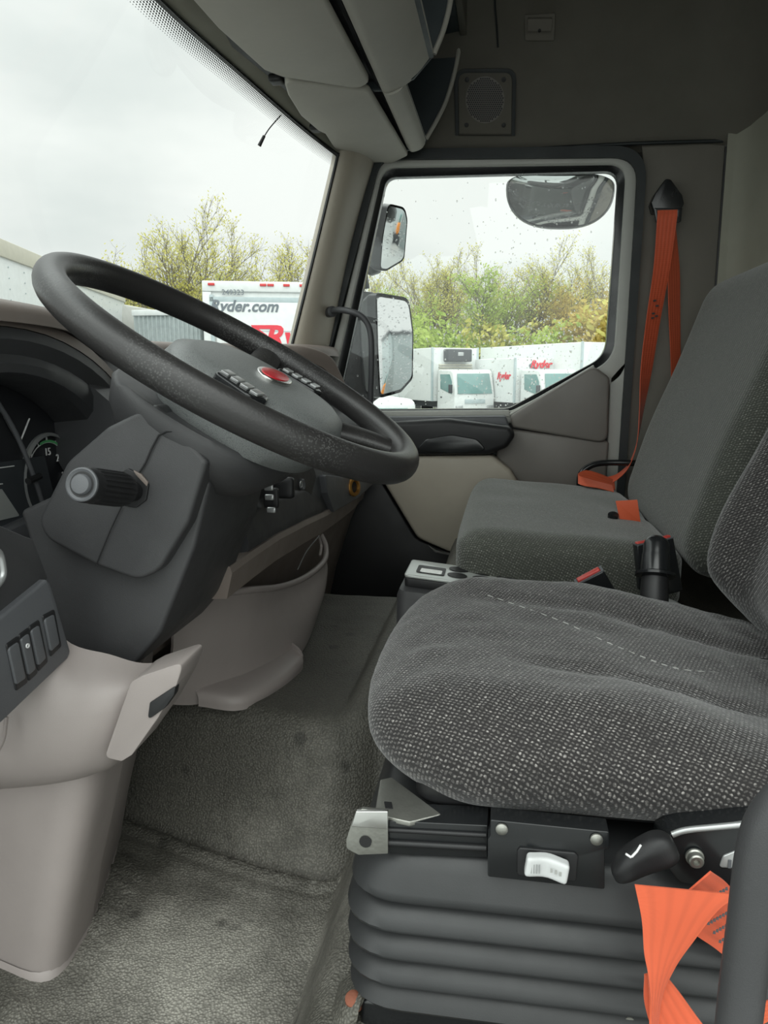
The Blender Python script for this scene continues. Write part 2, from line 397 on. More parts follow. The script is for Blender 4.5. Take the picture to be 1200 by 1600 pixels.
nt.links.new(dot, mx.inputs[0]); nt.links.new(tr.outputs[0], mx.inputs[1]); nt.links.new(b.outputs[0], mx.inputs[2]); nt.links.new(mx.outputs[0], nt.nodes['Material Output'].inputs[0])
M['frit'] = m

# ------------------------------------------------------------------ the cab shell
S = lambda o: tag(o, kind='structure')
def sst(a, b, x):
    t = max(0, min(1, (x-a)/(b-a))); return t*t*(3-2*t)
def foot_line(x):
    P = [(-.80, 1.10), (-.60, 1.053), (-.40, .992), (-.30, .962), (-.243, .951), (-.205, .97), (-.18, .99), (.6, .99)]
    for (a, b), (c, d) in zip(P, P[1:]):
        if x <= c: return b+(d-b)*max(0, (x-a)/(c-a))
    return P[-1][1]
ribs = [(at(*a, Z=.004), at(*b, Z=.004)) for a, b in (((190, 1345), (218, 1383)), ((172, 1362), (202, 1403)), ((158, 1382), (187, 1422)), ((147, 1404), (172, 1444)), ((141, 1440), (156, 1468)), ((15, 1570), (38, 1605)))]
def floor_z(x, y):
    f = foot_line(x)
    z = .20*sst(f, f+.10, y)
    z += .045*sst(-.235, -.195, x+.12*(y-1.4)*0)*sst(f+.05, f+.2, y)
    z *= 1-sst(1.69, 1.76, y)*(1-sst(-.2, -.12, x))
    if y < f+.1: z = max(z, .115*sst(-.215, -.15, x))
    # welted border of the mat along the foot of the tunnel
    d = y-f
    z += .010*math.exp(-((d+.018)/.008)**2)*(1-sst(-.2, -.16, x)) + .004*math.exp(-((d+.045)/.012)**2)*(1-sst(-.2, -.16, x))
    for a, b in ribs:
        ab = b-a; t = max(0, min(1, ((x-a.x)*ab.x+(y-a.y)*ab.y)/(ab.x**2+ab.y**2)))
        q = a+ab*t; dd = sqrt((x-q.x)**2+(y-q.y)**2); rr = .006*(1-.6*abs(2*t-1)**3)
        z += .006*math.exp(-(dd/rr)**2)
    z += .004*noise.noise(V(x*6, y*6, 0)) + .0015*noise.noise(V(x*22, y*22, 3))
    return z
bm = bmesh.new(); nx, ny = 176, 250; G = []
for i in range(nx+1):
    r_ = []
    for j in range(ny+1):
        x = -.78+1.40*i/nx; y = .34+1.93*j/ny
        r_.append(bm.verts.new((x, y, floor_z(x, y))))
    G.append(r_)
fs = [bm.faces.new((G[i][j], G[i+1][j], G[i+1][j+1], G[i][j+1])) for i in range(nx) for j in range(ny)]
bm.normal_update(); bmesh.ops.solidify(bm, geom=fs, thickness=-.012)
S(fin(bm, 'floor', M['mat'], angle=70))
# outer shell under and in front
S(box('trim_1', (-.86, .34, -.10), (-.80, 2.34, .74), M['black']))        # bulkhead behind the dash
S(box('trim_2', (-.86, .34, -.12), (.70, 2.34, -.03), M['black']))        # pan under the mat

# door ring work, measured on the passenger door
G_ = [(604, 277, .035), (967, 267, .04), (946, 556, .075), (795, 638, .07), (526, 640, .03)]
C_ = [(598, 262, .05), (979, 256, .05), (959, 562, .085), (797, 643, .07), (510, 645, .03)]
F_ = [(594, 247, .05), (997, 243, .065), (980, 592, .09), (800, 662, .07), (492, 662, .03)]
door = empty('door_1', at(780, 700, Y=2.28), kind='structure')
fin(ring_bm(px(C_, Y=2.285, n=8), px(G_, Y=2.295, n=8), (0, .03, 0)), 'window_rubber', M['gloss'], door, bevel=.002)
fin(ring_bm(px(F_, Y=2.275, n=8), px(C_, Y=2.275, n=8), (0, .05, 0)), 'window_frame', M['frame_grey'], door, bevel=.005)
prism('frame_edge', px([(953, 590), (980, 560), (976, 640), (966, 790), (946, 790)], Y=2.275), (0, .05, 0), M['frame_grey'], door, .004)
seal = ring_bm(px([(579, 233, .05), (1013, 227, .09), (974, 800, .03), (430, 800, .03)], Y=2.262, n=8), px([(594, 249, .05), (998, 245, .07), (962, 800, .02), (450, 800, .02)], Y=2.262, n=8), (0, .07, 0))
S(fin(seal, 'trim_3', M['seal'], bevel=.006))
# window pane
wo = empty('window_1', at(780, 450, Y=2.31), kind='structure')
prism('pane', px([(a-3, b-3, c) if i < 2 else (a, b+3, c) for i, (a, b, c) in enumerate(G_)], Y=2.308, n=8), (0, .004, 0), M['glass'], wo)
# door inner panels
prism('door_shell', px([(430, 655), (800, 655), (955, 590), (950, 950), (440, 1100)], Y=2.29), (0, .03, 0), M['black'], door)
prism('belt_strip', px([(492, 643), (796, 641), (797, 651), (492, 655)], Y=2.268), (0, .03, 0), M['frame_grey'], door, .002)
fin(tube_bm([at(797, 648, Y=2.268), at(870, 606, Y=2.268), at(928, 572, Y=2.268)], .004, 8), 'belt_bead', M['frame_grey'], door)
prism('corner_panel', px([(797, 650), (928, 571, .03), (953, 590, .02), (950, 694, .03), (800, 668)], Y=2.245, n=8), (0, .04, 0), M['door_grey'], door, .008)
prism('corner_recess', px([(905, 672), (940, 600, .02), (945, 684, .02)], Y=2.240, n=6), (0, .02, 0), M['frame_grey'], door, .008) if False else None
prism('lower_panel', px([(780, 668), (952, 690), (944, 800), (810, 790), (775, 712)], Y=2.255), (0, .04, 0), M['door_grey'], door, .008)
prism('armrest', px([(560, 662, .02), (700, 654, .1), (796, 666, .02), (806, 680, .02), (792, 700, .03), (762, 711, .03), (560, 713)], Y=2.19, n=8), (0, .1, 0), M['black'], door, .016)
prism('belt_cap', px([(500, 652), (790, 650), (797, 668), (700, 662), (500, 672)], Y=2.225), (0, .07, 0), M['panel_grey'], door, .006)
prism('pull_pocket', px([(648, 704, .02), (665, 686, .03), (705, 679, .06), (745, 686, .03), (762, 704, .02), (705, 709, .04)], Y=2.187, n=8), (0, .02, 0), M['gloss'], door, .003)
prism('map_pocket', px([(560, 714), (770, 712), (798, 735, .04), (812, 757, .03), (820, 900), (700, 862, .04), (652, 842, .05), (600, 756, .03)], Y=2.20, n=8), (0, .07, 0), M['beige_trim'], door, .012)
prism('kick_panel', px([(560, 735), (598, 756, .02), (650, 842, .05), (700, 862, .04), (820, 905), (800, 990), (440, 990), (470, 900)], Y=2.235, n=8), (0, .05, 0), M['black'], door, .006)
prism('sill_strip', px([(668, 851), (682, 860), (712, 866), (712, 869), (680, 863)], Y=2.195), (0, .01, 0), M['chrome'], door)

# side wall right of the door and the rounded rear corner, rear wall
S(prism('wall_right', px([(1000, 200), (1134, 200), (1100, 1000), (940, 1000), (968, 790), (985, 600), (1006, 260)], Y=2.285), (0, .05, 0), M['wall'], bevel=.002))
zs = [-.02, .3, .6, .9, 1.2, 1.33, 1.5]
rearpts = [(.556, 2.285), (.590, 2.275), (.628, 2.23), (.65, 2.13), (.655, 1.9), (.655, 1.2), (.655, .34)]
S(grid('wall_rear', [[V(x, y, z) for x, y in rearpts] for z in zs], M['rear'], thick=-.03))
S(tube('trim_4', [V(.553, 2.281, z) for z in (-.02, .4, .9, 1.31)], .003, M['black'], n=6))

# headliner: side, roof; rear edge rolls down onto the rear wall
cs = [(2.31, 1.312), (2.282, 1.335), (2.255, 1.40), (2.215, 1.49), (2.15, 1.59), (2.05, 1.66), (1.85, 1.70), (1.4, 1.72), (.9, 1.72), (.34, 1.70)]
rows = []
for x in (-.50, -.3, 0, .3, .46, .56, .62, .655):
    k = sst(.40, .66, x); rr = []
    for (y, z) in cs:
        zz = z-(z-1.31)*k*k*.92; yy = y-(.03*k)
        rr.append(V(x, yy, zz))
    rows.append(rr)
S(grid('ceiling', rows, M['head'], thick=-.02))
S(box('trim_5', (-.60, .32, 1.735), (.74, 2.38, 1.77), M['black']))       # roof skin
S(box('trim_6', (-.42, 2.335, 1.30), (.74, 2.38, 1.74), M['black']))      # cantrail
S(box('trim_7', (.69, .32, -.1), (.74, 2.38, 1.74), M['black']))          # back of cab
S(prism('trim_8', [V(-.60, .32, 1.35), V(-.60, 1.25, 1.35), V(-.50, 1.9, 1.35), V(-.42, 2.30, 1.35), V(-.39, 2.30, 1.35), V(-.47, 1.9, 1.35), V(-.56, 1.25, 1.35), V(-.56, .32, 1.35)], (0, 0, .39), M['black']))       # front of roof
S(tube('trim_9', [at(640, 246, Y=2.268), at(760, 237, Y=2.275), at(900, 229, Y=2.275), at(1000, 224, Y=2.27), at(1130, 220, Y=2.275)], .005, M['seal'], n=8))
S(tube('trim_10', [V(.556, 2.275, 1.316), V(.61, 2.235, 1.312), V(.637, 2.15, 1.308), V(.643, 1.9, 1.305), V(.643, 1.3, 1.305)], .006, M['seal'], n=8))

# pillar between windshield and door
pil = []
for (a, ya, b) in (((533, 205), (560, 205), (602, 205)), ((526, 246), (552, 250), (582, 262)), ((494, 380), (520, 380), (549, 380)), ((461, 520), (486, 520), (519, 520)), ((444, 590), (470, 590), (502, 600)), ((425, 660), (455, 660), (487, 670))):
    A = at(*a, Y=2.13); B = at(*ya, Y=2.16); D = at(*b, Y=2.262)
    pil.append([A+V(-.03, .06, 0), A, B+V(0, -.015, 0), (B+D)/2+V(.008, -.012, 0), D, D+V(-.01, .05, 0)])
S(grid('trim_11', pil, M['beige_trim'], thick=-.01))
# windshield: glass, black edge strip, dotted band, header
top = [at(528, 247, Y=2.14), at(470, 202, Y=2.0), at(380, 124, Y=1.72), at(240, 0, Y=1.30), V(-.605, .9, 1.335), V(-.59, .55, 1.33), V(-.55, .33, 1.32)]
bot = [at(452, 555, Y=2.14), V(-.70, 1.95, .74), V(-.765, 1.65, .735), V(-.80, 1.25, .73), V(-.80, .9, .73), V(-.77, .55, .73), V(-.72, .33, .73)]
wsh = empty('window_2', (top[2]+bot[2])/2, kind='structure')
mid = [(a+b)/2+V(-.012, 0, 0) for a, b in zip(top, bot)]
grid('pane', [top, mid, bot], M['wglass'], wsh, k=8)
q = .055
band = [[p+V(.0045, -.001, 0) for p in top], [p+(b-p)*q*.5+V(.0045, -.001, 0) for p, b in zip(top, bot)], [p+(b-p)*q+V(.0045, -.001, 0) for p, b in zip(top, bot)]]
grid('dotted_band', band, M['frit'], wsh, k=6, uv=True)
tube('edge_strip', [p+V(.006, -.004, .002) for p in top], .0055, M['gloss'], wsh, n=8)
tube('edge_strip', [top[0]+V(.004, -.012, .01), mid[0]+V(.016, -.012, 0), bot[0]+V(.004, -.012, 0)], .0045, M['gloss'], wsh, n=8)
hd = []
for k, p in enumerate(top):
    f = .25 if k == 0 else .6 if k == 1 else 1
    hd.append([p+V(0, 0, .004), p+V(.028*f, -.006, .012), p+V(.07*f, -.004, .034), p+V(.16*f, 0, .055)])
S(grid('trim_12', hd, M['rear'], thick=.01))


# ------------------------------------------------------------------ dashboard
dash = empty('dashboard', (-.62, 1.3, .40), 'long charcoal dashboard with beige top pad under the windshield', 'dashboard')
# beige top pad from the glass to the lip, with hood over the instruments
def pad_edge(y):
    hood = math.exp(-((y-.87)/.24)**4)
    x = -.645+.15*sst(1.75, 2.18, y)+.05*hood
    z = .775+.018*sst(1.3, 2.1, y)+.030*hood*cos(max(-1.4, min(1.4, (y-.87)*3.2)))
    return x, z
rows = []
for k in range(25):
    y = .36+(2.235-.36)*k/24; x, z = pad_edge(y)
    rows.append([V(min(-.80, x-.12)+.13*sst(1.7, 2.2, y), y, .735), V(x-.06, y, z-.006), V(x-.018, y, z+.001), V(x, y, z-.008), V(x+.003, y, z-.024)])
grid('top_pad', rows, M['brown_trim'], dash, k=3, thick=-.004)
# plain fascia right of the instruments
prof = [(-.655, .768), (-.64, .745), (-.60, .70), (-.545, .655), (-.46, .60), (-.415, .54), (-.396, .47), (-.388, .412), (-.42, .40), (-.60, .42), (-.72, .70)]
def prof_at(y):
    k = sst(1.9, 2.24, y); s = 0
    q = (1-sst(1.1, 1.8, y))*(1-sst(.5, .7, 0)); return [V(a+.10*k*max(0, (b-.5)/.27)+(.02*q if b < .56 and a > -.5 else 0), y, b+.02*k+(.045*q if b < .5 else 0)) for a, b in prof]
ys = [1.06, 1.3, 1.6, 1.85, 2.0, 2.1, 2.18, 2.236]
fin(loft_bm([rp([(p, .02) for p in prof_at(y)], n=4) for y in ys]), 'fascia', M['dark2'], dash, angle=50)
# instrument hood: nested arches that step back to the dials
def arch(a, b, x, yc=.87, zc=.53, n=28, foot=.44):
    return [V(x, yc-a, foot)] + [V(x, yc+a*cos(pi-pi*i/n), zc+b*sin(pi*i/n)) for i in range(n+1)] + [V(x, yc+a, foot)]
A = [arch(.385, .250, -.655), arch(.372, .246, -.602), arch(.352, .232, -.598), arch(.325, .214, -.606), arch(.30, .203, -.600), arch(.27, .192, -.602), arch(.255, .186, -.612), arch(.25, .183, -.665)]
fin(loft_bm(A, cap=False, closed=False), 'instrument_hood', M['dark2'], dash, angle=35)
fin(loft_bm([arch(.395, .266, -.66), arch(.388, .264, -.606), arch(.372, .247, -.601)], cap=False, closed=False), 'hood_edge', M['brown_trim'], dash)
clus = fin(prism_bm(arch(.256, .19, -.666), (-.02, 0, 0)), 'instrument_cluster', M['gauge'], dash)
XC = -.6655
def dial(cy, cz, r, labels, name='gauge'):
    g = fin(ring_bm([V(XC, cy+r*cos(t), cz+r*sin(t)) for t in [2*pi*k/48 for k in range(48)]], [V(XC+.003, cy+r*.93*cos(t), cz+r*.93*sin(t)) for t in [2*pi*k/48 for k in range(48)]], (.004, 0, 0)), name, M['silver'], clus)
    fin(ring_bm([V(XC+.001, cy+r*.80*cos(t), cz+r*.80*sin(t)) for t in [2*pi*k/48 for k in range(48)]], [V(XC+.001, cy+r*.78*cos(t), cz+r*.78*sin(t)) for t in [2*pi*k/48 for k in range(48)]], (.0008, 0, 0)), 'scale_ring', M['white_print'], clus)
    arc = [radians(a) for a in range(72, 128, 4)]
    o_ = [V(XC+.0015, cy-r*.84*cos(t), cz+r*.84*sin(t)) for t in arc]; i_ = [V(XC+.0015, cy-r*.79*cos(t), cz+r*.79*sin(t)) for t in arc]
    fin(prism_bm(o_+i_[::-1], (.0008, 0, 0)), 'green_arc', M['green'], clus)
    bm = bmesh.new()
    for k in range(13):
        t = radians(-45+22.5*k); d = V(0, -cos(t), sin(t)); s = V(0, -d.z, d.y)*(.0016 if k % 2 == 0 else .0008)
        a, b = V(XC+.0012, cy, cz)+d*r*.78, V(XC+.0012, cy, cz)+d*r*(.92 if k % 2 == 0 else .86)
        prism_bm([a-s, a+s, b+s, b-s], (.0008, 0, 0), bm)
    fin(bm, 'tick_marks', M['white_print'], clus)
    for k, s in enumerate(labels):
        t = radians(-45+270*k/(len(labels)-1)) if len(labels) > 1 else 0
        text(s, M['white_print'], clus, V(XC+.002, cy, cz)+V(0, -cos(t), sin(t))*r*.58, (0, 1, 0), (0, 0, 1), r*.23, 'dial_number')
tc_ = at(76, 748, X=XC)
dial(tc_.y, tc_.z, .068, ['0', '5', '10', '15', '20', '25', '30'])
dial(.70, tc_.z+.005, .064, ['0', '20', '40', '60', '80'])
sc_ = px([(-120, 740), (66, 712), (88, 806), (-110, 850)], .004, X=XC+.001)
prism('display', sc_, (.004, 0, 0), M['screen'], clus)
for a, b in (((-30, 735), (22, 728)), ((-20, 758), (4, 756))):
    p, q = at(*a, X=XC+.0055), at(*b, X=XC+.0055)
    fin(tube_bm([p, q], .0008, 6, k=1), 'display_line', M['white_print'], clus)
prism('display_reflection', px([(-60, 776), (2, 764), (30, 806), (-40, 822)], .002, X=XC+.0052), (.001, 0, 0), M['tray'], clus)  # pale slab standing in for a bright reflection on the display
fin(tube_bm([at(-30, 590, X=-.655), at(20, 668, X=-.650), at(52, 742, X=-.645), at(66, 785, X=-.648)], .0035, 8), 'diagonal_bar', M['panel_grey'], clus, angle=50)  # thin diagonal rod across the cluster, its clip below
fin(tube_bm([at(44, 752, X=-.642), at(62, 744, X=-.642)], .005, 8, k=1), 'bar_clip', M['black'], clus)
fin(tube_bm([at(33, 687, X=XC+.003), at(46, 654, X=XC+.003)], .0012, 6, k=1), 'small_needle', M['white_print'], clus)
fin(tube_bm([at(8, 650, X=XC+.003), at(27, 684, X=XC+.003)], .003, 6, k=1), 'gauge_light_bar', M['silver'], clus)
prism('cluster_sill', px([(-60, 862), (62, 806), (72, 842), (-60, 895)], .003, X=-.64), (-.03, 0, 0), M['panel_grey'], dash, .003)
# hood inner side wall below arches and fascia seam
fin(tube_bm([at(214, 598, X=-.585), at(226, 618, X=-.582), at(237, 640, X=-.58)], .0009, 6), 'fascia_seam', M['silver'], dash)
prism('fascia_infill', rp([(V(-.598, 1.10, .44), .01), (V(-.598, 1.30, .44), .01), (V(-.64, 1.30, .755), .01), (V(-.64, 1.15, .755), .01), (V(-.60, 1.13, .70), .02), (V(-.598, 1.21, .62), .02)], n=4), (-.02, 0, 0), M['dark2'], dash) if False else None
# beige band and lower body
low = [(-.386, .411), (-.383, .402), (-.392, .365), (-.404, .36), (-.43, .30), (-.475, .16), (-.50, .05), (-.70, .05), (-.70, .411)]
fin(loft_bm([[V(a-.018*sst(1.9, 2.2, y)+(.02*(1-sst(1.1, 1.8, y)) if b > .35 and a > -.5 else 0), y, b+.006-.012*sst(1.75, 2.2, y)+(.045*(1-sst(1.1, 1.8, y)) if b > .35 and a > -.5 else 0)) for a, b in [(a_-((.22 if b_ < .2 else .08)*(1-sst(1.15, 1.6, y)) if b_ < .362 and a_ > -.6 else 0), b_) for a_, b_ in low]] for y in (.97, 1.08, 1.2, 1.4, 1.6, 1.8, 2.0, 2.12, 2.2)]), 'lower_body', M['brown_trim'], dash, angle=30)
fin(tube_bm([at(505, 805, Y=1.62), at(535, 787, Y=1.80), at(560, 771, Y=2.0), at(577, 757, Y=2.16)], .0022, 6), 'fascia_bright_edge', M['silver'], dash, angle=60)
# end vent pod beside the pillar
pod = [at(415, 540, Y=1.96), at(470, 541, Y=2.0), at(512, 556, Y=2.06), at(530, 585, Y=2.10), at(545, 620, Y=2.12)]
grid('vent_pod', [[p+V(-.06, .02, .004) for p in pod], [p+V(0, 0, .002) for p in pod], [p+V(.004, -.006, -.010) for p in pod], [p+V(-.008, -.006, -.034) for p in pod]], M['brown_trim'], dash, thick=-.003)
prism('side_vent', px([(440, 562), (480, 566), (512, 590, .01), (520, 612), (470, 600)], .005, Y=2.12), (-.01, .02, -.0), M['silver'], dash, .003)
# recess with button and amber ring on the fascia end
prism('switch_recess', px([(396, 742), (498, 726), (508, 745), (498, 790, .02), (440, 806), (396, 812)], .006, X=-.388), (-.03, 0, 0), M['panel_grey'], dash, .004)
prism('switch_plate', px([(396, 742), (490, 728), (495, 745), (486, 778, .02), (440, 794), (396, 800)], .006, X=-.3865), (-.01, 0, 0), M['black'], dash, .003)
bt = fin(lathe_bm(at(470, 757, X=-.386), (1, -.1, .1), [(0, .011), (.005, .011), (.006, .009), (.005, .007)], 20), 'start_button', M['panel_grey'], dash)
fin(ring_bm([at(470, 757, X=-.3785)+V(0, .0085*cos(t), .0065*sin(t)) for t in [2*pi*k/20 for k in range(20)]], [at(470, 757, X=-.3785)+V(0, .0068*cos(t), .0052*sin(t)) for t in [2*pi*k/20 for k in range(20)]], (.001, 0, 0)), 'button_ring', M['silver'], bt)
prism('fascia_end', px([(508, 742), (588, 752), (560, 778, .02), (522, 800), (512, 770)], .004, X=-.374), (-.03, 0, 0), M['panel_grey'], dash, .003)
kn = fin(lathe_bm(at(549, 761, X=-.373), (.9, -.4, .1), [(0, .020), (.008, .024), (.012, .022), (.013, .016), (.006, .015)], 28), 'amber_socket_ring', M['brass'], dash)
fin(lathe_bm(at(549, 761, X=-.373), (.9, -.4, .1), [(0, .014), (.007, .014)], 24), 'socket_core', M['black'], kn)
# storage pocket under the dash
ptop = [at(275, 938, Y=.985), at(385, 924, Y=1.12), at(440, 918, Y=1.26), at(480, 902, Y=1.41), at(507, 878, Y=1.55), at(510, 855, Y=1.64)]
pbot = [at(250, 1100, Y=1.04), at(312, 1100, Y=1.08), at(385, 1075, Y=1.14), at(462, 1032, Y=1.27), at(492, 975, Y=1.44), at(502, 935, Y=1.60)]
pm = [(a+b)/2+V(.010, -.006, 0) for a, b in zip(ptop, pbot)]
pu = [a+(b-a)*.18+V(.001, 0, 0) for a, b in zip(ptop, pbot)]
pocket = grid('map_pocket', [ptop, pu, pm, pbot], M['brown_trim'], dash, thick=-.006)
pocket.data.materials[0] = M['beige']
fin(tube_bm([p+V(-.002, .002, .001) for p in ptop]+[at(502, 836, Y=1.66)], .006, 8), 'pocket_lip', M['beige'], pocket, angle=60)
fb = [at(310, 1100, Z=.215), at(378, 1106, Z=.212), at(440, 1075, Z=.212), at(471, 1045, Z=.214), at(472, 1032, Z=.224)]
grid('pocket_foot', [[p+V(-.07, .06, .030) for p in fb], [p+V(-.014, .012, .022) for p in fb], [p+V(0, 0, .012) for p in fb], [p+V(0, 0, -.004) for p in fb]], M['beige'], pocket, thick=-.003)
tube('pocket_wire', [at(499, 837, Y=1.55), at(480, 860, Y=1.5), at(465, 890, Y=1.48)], .0012, M['silver'], pocket, 6)
tube('pocket_strap', [at(497, 836, Y=1.60), at(502, 852, Y=1.62), at(500, 868, Y=1.60)], .003, M['beige'], pocket, 6)

# driver's switch panel at the left end
sp_ = px([(-60, 1015), (74, 905, .004), (80, 912), (111, 1018, .006), (106, 1030), (-60, 1190)], 0, X=-.455)
prism('switch_panel', sp_, (-.06, 0, 0), M['panel_grey'], dash, .003)
prism('panel_shoulder', px([(-60, 800), (-20, 812), (40, 838, .01), (52, 842), (76, 904), (-60, 1012)], .003, X=-.463), (-.06, 0, 0), M['dark'], dash, .003)
def panel_switch(poly, name='rocker_switch'):
    o = prism(name, px(poly, .003, X=-.4535), (-.01, 0, 0), M['black'], dash, .0012)
    c = sum((at(a[0], a[1], X=-.4515) for a in poly), V(0, 0, 0))/len(poly)
    q = [at(a[0], a[1], X=-.452) for a in poly]
    q = [c+(p-c)*.78 for p in q]
    prism('rocker_face', rp([(p, .003) for p in q], n=4), (-.006, 0, 0), M['panel_grey'], o, .0012)
    return o
panel_switch([(10, 1007), (30, 993), (45, 1066), (26, 1080)])
panel_switch([(30, 992), (46, 980), (60, 1052), (46, 1065)])
panel_switch([(46, 979), (62, 968), (76, 1034), (61, 1050)])
panel_switch([(67, 962), (86, 952), (97, 1010), (80, 1027)])
text('⚙' if False else 'o', M['white_print'], dash, at(43, 1008, X=-.4505), (0, 1, .25), (0, 0, 1), .010, 'switch_symbol')
fin(tube_bm([at(-30, 858, X=-.45), at(-4, 862, X=-.45), at(4, 885, X=-.45), at(2, 905, X=-.45), at(-20, 930, X=-.45)], .0035, 8), 'vent_ring', M['silver'], dash, angle=60)

# steering pedestal housing in warm grey: knee cover and foot
ped = empty('steering_pedestal', (-.52, .88, 0), 'warm grey plastic pedestal below the steering column reaching the floor', 'pedestal')
def ped_loop(z):
    pts = [(0.0, -.52, -.525), (.06, -.60, -.515), (.25, -.62, -.462), (.34, -.62, -.45)]
    for (a, l1, r1), (b_, l2, r2) in zip(pts, pts[1:]):
        if z <= b_: break
    t = (z-a)/(b_-a); R_ = r1+(r2-r1)*t
    x0 = -.76; y0 = .735; y1 = 1.04
    return rp([(V(x0, y0+.05, z), .02), (V(R_+.018, y0-.018, z), .045), (V(R_+.005, y0+.09, z), .04), (V(R_-.06, y1, z), .05), (V(x0, y1, z), .02)], n=6)
fin(loft_bm([ped_loop(z) for z in (-.01, .03, .1, .18, .26, .34)]), 'foot_housing', M['beige'], ped, angle=60)
fl = [V(p.x, p.y, 0) for p in ped_loop(0.0)]
c0_ = V(-.62, .88, 0)
fin(loft_bm([[c0_+(p-c0_)*1.06+V(0, 0, -.004) for p in fl], [c0_+(p-c0_)*1.055+V(0, 0, .010) for p in fl], [c0_+(p-c0_)*1.01+V(0, 0, .020) for p in fl]], cap=False), 'foot_flange', M['beige'], ped, angle=60)
# knee cover: bulging shell that wraps below the column
kt = [at(-60, 905, Y=.70), at(0, 930, Y=.70), at(60, 960, Y=.71), at(112, 1006, Y=.735), at(170, 1022, Y=.745), at(222, 1036, Y=.755), at(268, 1030, Y=.79), at(304, 1014, Y=.88)]
km = [at(-60, 1130, Y=.67), at(0, 1120, Y=.675), at(60, 1110, Y=.68), at(112, 1100, Y=.69), at(165, 1095, Y=.70), at(212, 1085, Y=.72), at(258, 1085, Y=.77), at(282, 1066, Y=.86)]
kb = [at(-60, 1215, Y=.69), at(0, 1216, Y=.69), at(50, 1214, Y=.69), at(100, 1208, Y=.695), at(140, 1200, Y=.705), at(185, 1182, Y=.725), at(222, 1140, Y=.78), at(246, 1110, Y=.86)]
ku = [at(-60, 1236, Y=.75), at(0, 1234, Y=.75), at(50, 1231, Y=.75), at(100, 1224, Y=.75), at(145, 1212, Y=.76), at(190, 1190, Y=.775), at(218, 1152, Y=.84), at(240, 1120, Y=.90)]
knee = grid('knee_cover', [kt, km, kb, ku], M['beige'], ped, thick=-.004)
# raised handle cover with a black opening at its right edge
hcv = prism('column_lock_cover', px([(204, 1066, .008), (222, 1056, .006), (288, 1034, .006), (276, 1070, .01), (247, 1122), (206, 1180, .01), (190, 1190, .006), (163, 1184, .006)], Y=.690, n=5), (-.002, .06, 0), M['beige'], ped, .006)
prism('cover_opening', px([(234, 1098, .003), (275, 1071, .003), (272, 1086), (258, 1106), (230, 1126, .003)], Y=.688), (0, .01, 0), M['black'], hcv, .0008)
fin(tube_bm([at(-10, 1186, Y=.66), at(5, 1155, Y=.66), at(10, 1120, Y=.665)], .0022, 6), 'knee_seam', M['beige'], ped, angle=60)

# ------------------------------------------------------------------ steering column
colm = empty('steering_column', (-.45, .88, .40), 'charcoal plastic steering column shroud under the wheel', 'steering column')
lower = xz([(-.548, .565), (-.505, .398), (-.432, .372, .03), (-.385, .425, .06), (-.338, .530, .04), (-.318, .60), (-.33, .66)], .790, .008, 8)
fin(prism_bm(lower, (0, .215, 0)), 'lower_shroud', M['dark'], colm, bevel=.022, seg=5)
mid_ = px([(58, 815, .03), (104, 722, .04), (166, 668, .03), (243, 630, .01), (324, 722, .006), (294, 818, .03), (248, 893, .04), (215, 908, .03), (150, 884, .06), (72, 843, .03)], Y=.768, n=8)
fin(prism_bm(mid_, (0, .225, 0)), 'upper_shroud', M['dark'], colm, bevel=.012, seg=4)
# seams, scooped stalk hole, screw hole
fin(tube_bm([at(272, 674, Y=.7655), at(248, 680, Y=.7655), at(228, 722, Y=.7655), at(218, 738, Y=.7655)], .0010, 6, k=2), 'shroud_seam', M['black'], colm)
fin(tube_bm([at(190, 792, Y=.7655), at(172, 830, Y=.7655), at(150, 884, Y=.7665)], .0007, 6, k=2), 'shroud_seam', M['black'], colm)
fin(tube_bm([at(152, 896, Y=.793), at(132, 946, Y=.793), at(112, 1000, Y=.7935)], .0007, 6, k=2), 'shroud_seam', M['black'], colm)
prism('stalk_opening', px([(186, 740, .004), (200, 732, .004), (216, 740, .004), (232, 757, .004), (228, 782, .005), (212, 794, .004), (190, 790, .004)], Y=.7650), (0, .01, 0), M['black'], colm, .001)
prism('stalk_opening_lip', px([(208, 735), (220, 741), (231, 754, .002), (229, 760), (212, 742)], Y=.7642), (0, .003, 0), M['brown_trim'], colm, .0005)
fin(lathe_bm(at(352, 826, Y=.905)+V(.0, -.0, 0), (.8, -.6, -.15), [(-.012, .010), (0, .0105), (.001, .0085), (-.006, .006), (-.008, .004)], 20), 'screw_recess', M['panel_grey'], colm)
# control stalk
s0 = at(215, 768, Y=.775); s1 = at(128, 757, Y=.665); ax = (s1-s0).normalized(); Ls = (s1-s0).length
stalk = fin(lathe_bm(s0, ax, [(-.02, .011), (0, .011), (Ls*.24, .011), (Ls*.28, .014), (Ls*.33, .014)], 20), 'control_stalk', M['black'], colm)
bm = bmesh.new(); n = 84; u_ = ax.orthogonal().normalized(); v_ = ax.cross(u_); lps = []
for d, r, g in ((.30, .0185, 0), (.34, .0196, .001), (.40, .0202, .0016), (.84, .0194, .0016), (.88, .0190, .0), (.96, .0188, 0), (1.0, .0175, 0)):
    lps.append([s0+ax*Ls*d+(u_*cos(2*pi*j/n)+v_*sin(2*pi*j/n))*(r*.92-(g if (j//2) % 2 else 0)) for j in range(n)])
grip = fin(loft_bm(lps, True, bm), 'knurled_grip', M['black'], stalk, angle=30)
e0 = s0+ax*Ls*1.0
fin(lathe_bm(e0-ax*.001, ax, [(0, .0165), (.0020, .0162), (.0026, .0148), (.0004, .0116), (.0003, .0108)], 32), 'end_ring', M['panel_grey'], stalk)
fin(lathe_bm(e0-ax*.001, ax, [(0, .0102), (.0035, .0100), (.005, .0088), (.0056, .005)], 28), 'end_button', M['panel_grey'], stalk)

